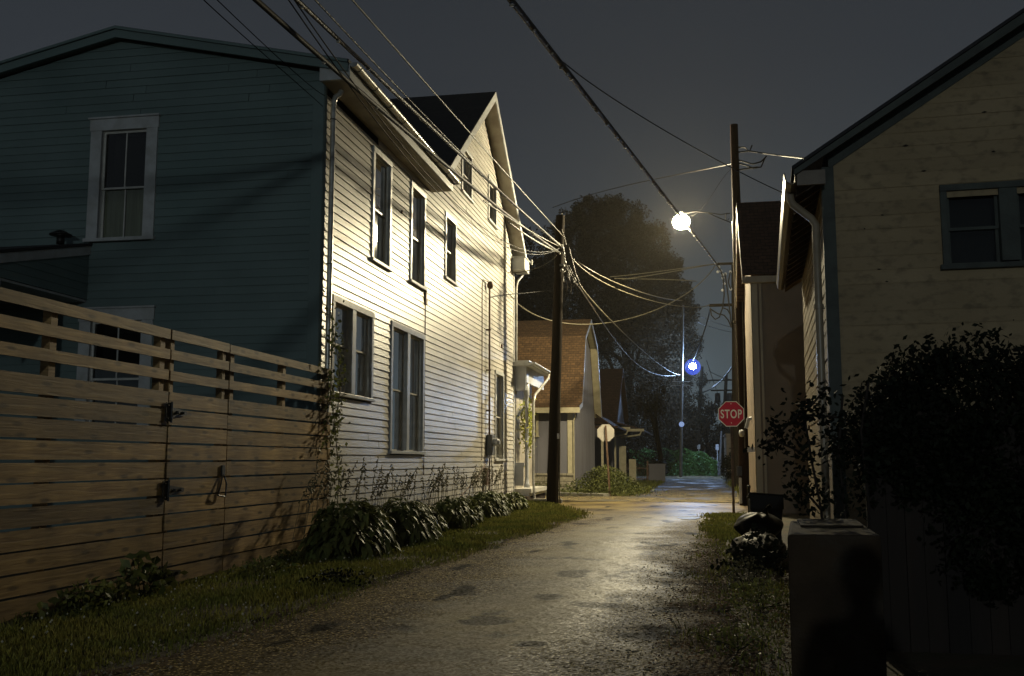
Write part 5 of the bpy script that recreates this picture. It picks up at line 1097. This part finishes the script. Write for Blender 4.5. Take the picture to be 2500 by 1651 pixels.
def farhouse():
    t = thing('distant_house', 'small pale gable end showing above the hedge', 'house', (-.6, 125, 0))
    m = MB(); c = pt(1688, 1092, Y=125); m.prism([(c[0]-1, 125, 0), (c[0]+1, 125, 0), (c[0]+1, 125, c[2]+.6), (c[0]-1, 125, c[2]+.6)], (0, 3, 0)); m.build('wall', M['h2trim'], t)
    m = MB(); m.box(c[0]-1.2, c[0]+1.2, 124.8, 128.2, c[2]+.6, c[2]+.8); m.build('roof', M['roof_brown2'], t)
    m = MB(); m.box(c[0]-.55, c[0]+.55, 124.97, 124.99, c[2]-.8, c[2]+.1); m.build('window', M['glass_back'], t)
farhouse()
m = MB(); c = pt(1706, 1091, Y=94); m.box(c[0]-.14, c[0]+.14, 94, 94.05, c[2]-.2, c[2]+.2); m.box(c[0]-.03, c[0]+.03, 94.05, 94.1, 0, c[2]); tag(m.build('small_sign', M['sign_back']), 'tiny pale sign plate above the hedge', 'sign')
m = MB(); c = pt(1751, 1092, Y=88); m.box(c[0]-.13, c[0]+.13, 88, 88.04, c[2]-.25, c[2]+.25); m.box(c[0]-.03, c[0]+.03, 88.04, 88.1, 0, c[2]); tag(m.build('small_sign', M['white']), 'tiny bluish sign plate left of the short pale pole', 'sign')
m = MB(); m.box(1.9, 2.6, 70, 76, 0, 3.0); m.box(1.85, 2.65, 69.9, 76, 3.0, 3.1); tag(m.build('distant_shed', M['barn_fascia']), 'reddish distant shed edge behind the stop sign post', 'shed')
# person behind the camera whose shadow falls on the pier
def person():
    t = thing('person', 'person in a dark coat standing behind the camera, facing the alley', 'person', (.43, -.42, 0))
    me = bpy.data.meshes.new('body')
    J = [((0, 0, .95), .15), ((0, 0, 1.15), .135), ((0, .0, 1.36), .17), ((0, .01, 1.47), .07), ((0, .02, 1.53), .06), ((0, .03, 1.62), .095), ((0, .02, 1.70), .085),
         ((.19, 0, 1.40), .07), ((.27, .0, 1.13), .052), ((.16, .20, 1.18), .04), ((-.19, 0, 1.40), .07), ((-.27, 0, 1.13), .052), ((-.12, .22, 1.2), .04),
         ((.10, 0, .9), .10), ((.12, .02, .5), .07), ((.13, 0, .09), .05), ((.13, .15, .04), .04), ((-.10, 0, .9), .10), ((-.12, .02, .5), .07), ((-.13, 0, .09), .05), ((-.13, .15, .04), .04)]
    Eg = [(0, 1), (1, 2), (2, 3), (3, 4), (4, 5), (5, 6), (2, 7), (7, 8), (8, 9), (2, 10), (10, 11), (11, 12), (0, 13), (13, 14), (14, 15), (15, 16), (0, 17), (17, 18), (18, 19), (19, 20)]
    me.from_pydata([j[0] for j in J], Eg, []); o = bpy.data.objects.new('body', me); sc.collection.objects.link(o); o.parent = t
    me.materials.append(M['cloth'])
    o.modifiers.new('skin', 'SKIN'); o.modifiers.new('sub', 'SUBSURF').levels = 1
    for v, j in zip(me.skin_vertices[0].data, J): v.radius = (j[1], j[1])
    me.skin_vertices[0].data[0].use_root = True
    m = MB(); m.lathe((.43, -.40, 1.56), [(0, -.02), (.07, 0), (.1, .08), (.098, .16), (.06, .21), (0, .225)], 14); m.build('hair', M['iron'], t)
person()
shade_shed = thing('shed', 'unseen board shed added behind the viewer to shade the right foreground', 'shed', (4.5, -4, 0))
m = MB(); m.box(1.95, 7.5, -6, -3, 0, 3.1); m.build('wall', M['barn'], shade_shed)  # unseen block added to keep the rear lamp off the right foreground
m = MB(); m.prism([(1.8, -6.2, 3.1), (1.8, -4.5, 3.75), (1.8, -2.8, 3.1)], (5.9, 0, 0)); m.build('roof', M['roof_dark'], shade_shed)
# ------------------------------------------------------------------ haze
hz = MB(); hz.box(-60, 60, -45, 160, -1, 22); ho = None
vm = bpy.data.materials.new('damp_air'); vm.use_nodes = True; vn = vm.node_tree.nodes; vn.clear()
vo = vn.new('ShaderNodeOutputMaterial'); vp = vn.new('ShaderNodeVolumePrincipled'); vp.inputs['Density'].default_value = .0004; vp.inputs['Color'].default_value = (1, .92, .75, 1); vp.inputs['Anisotropy'].default_value = .0
vm.node_tree.links.new(vp.outputs[0], vo.inputs['Volume'])
ho = hz.build('haze', vm); tag(ho, 'thin damp night air', 'haze', kind='stuff')
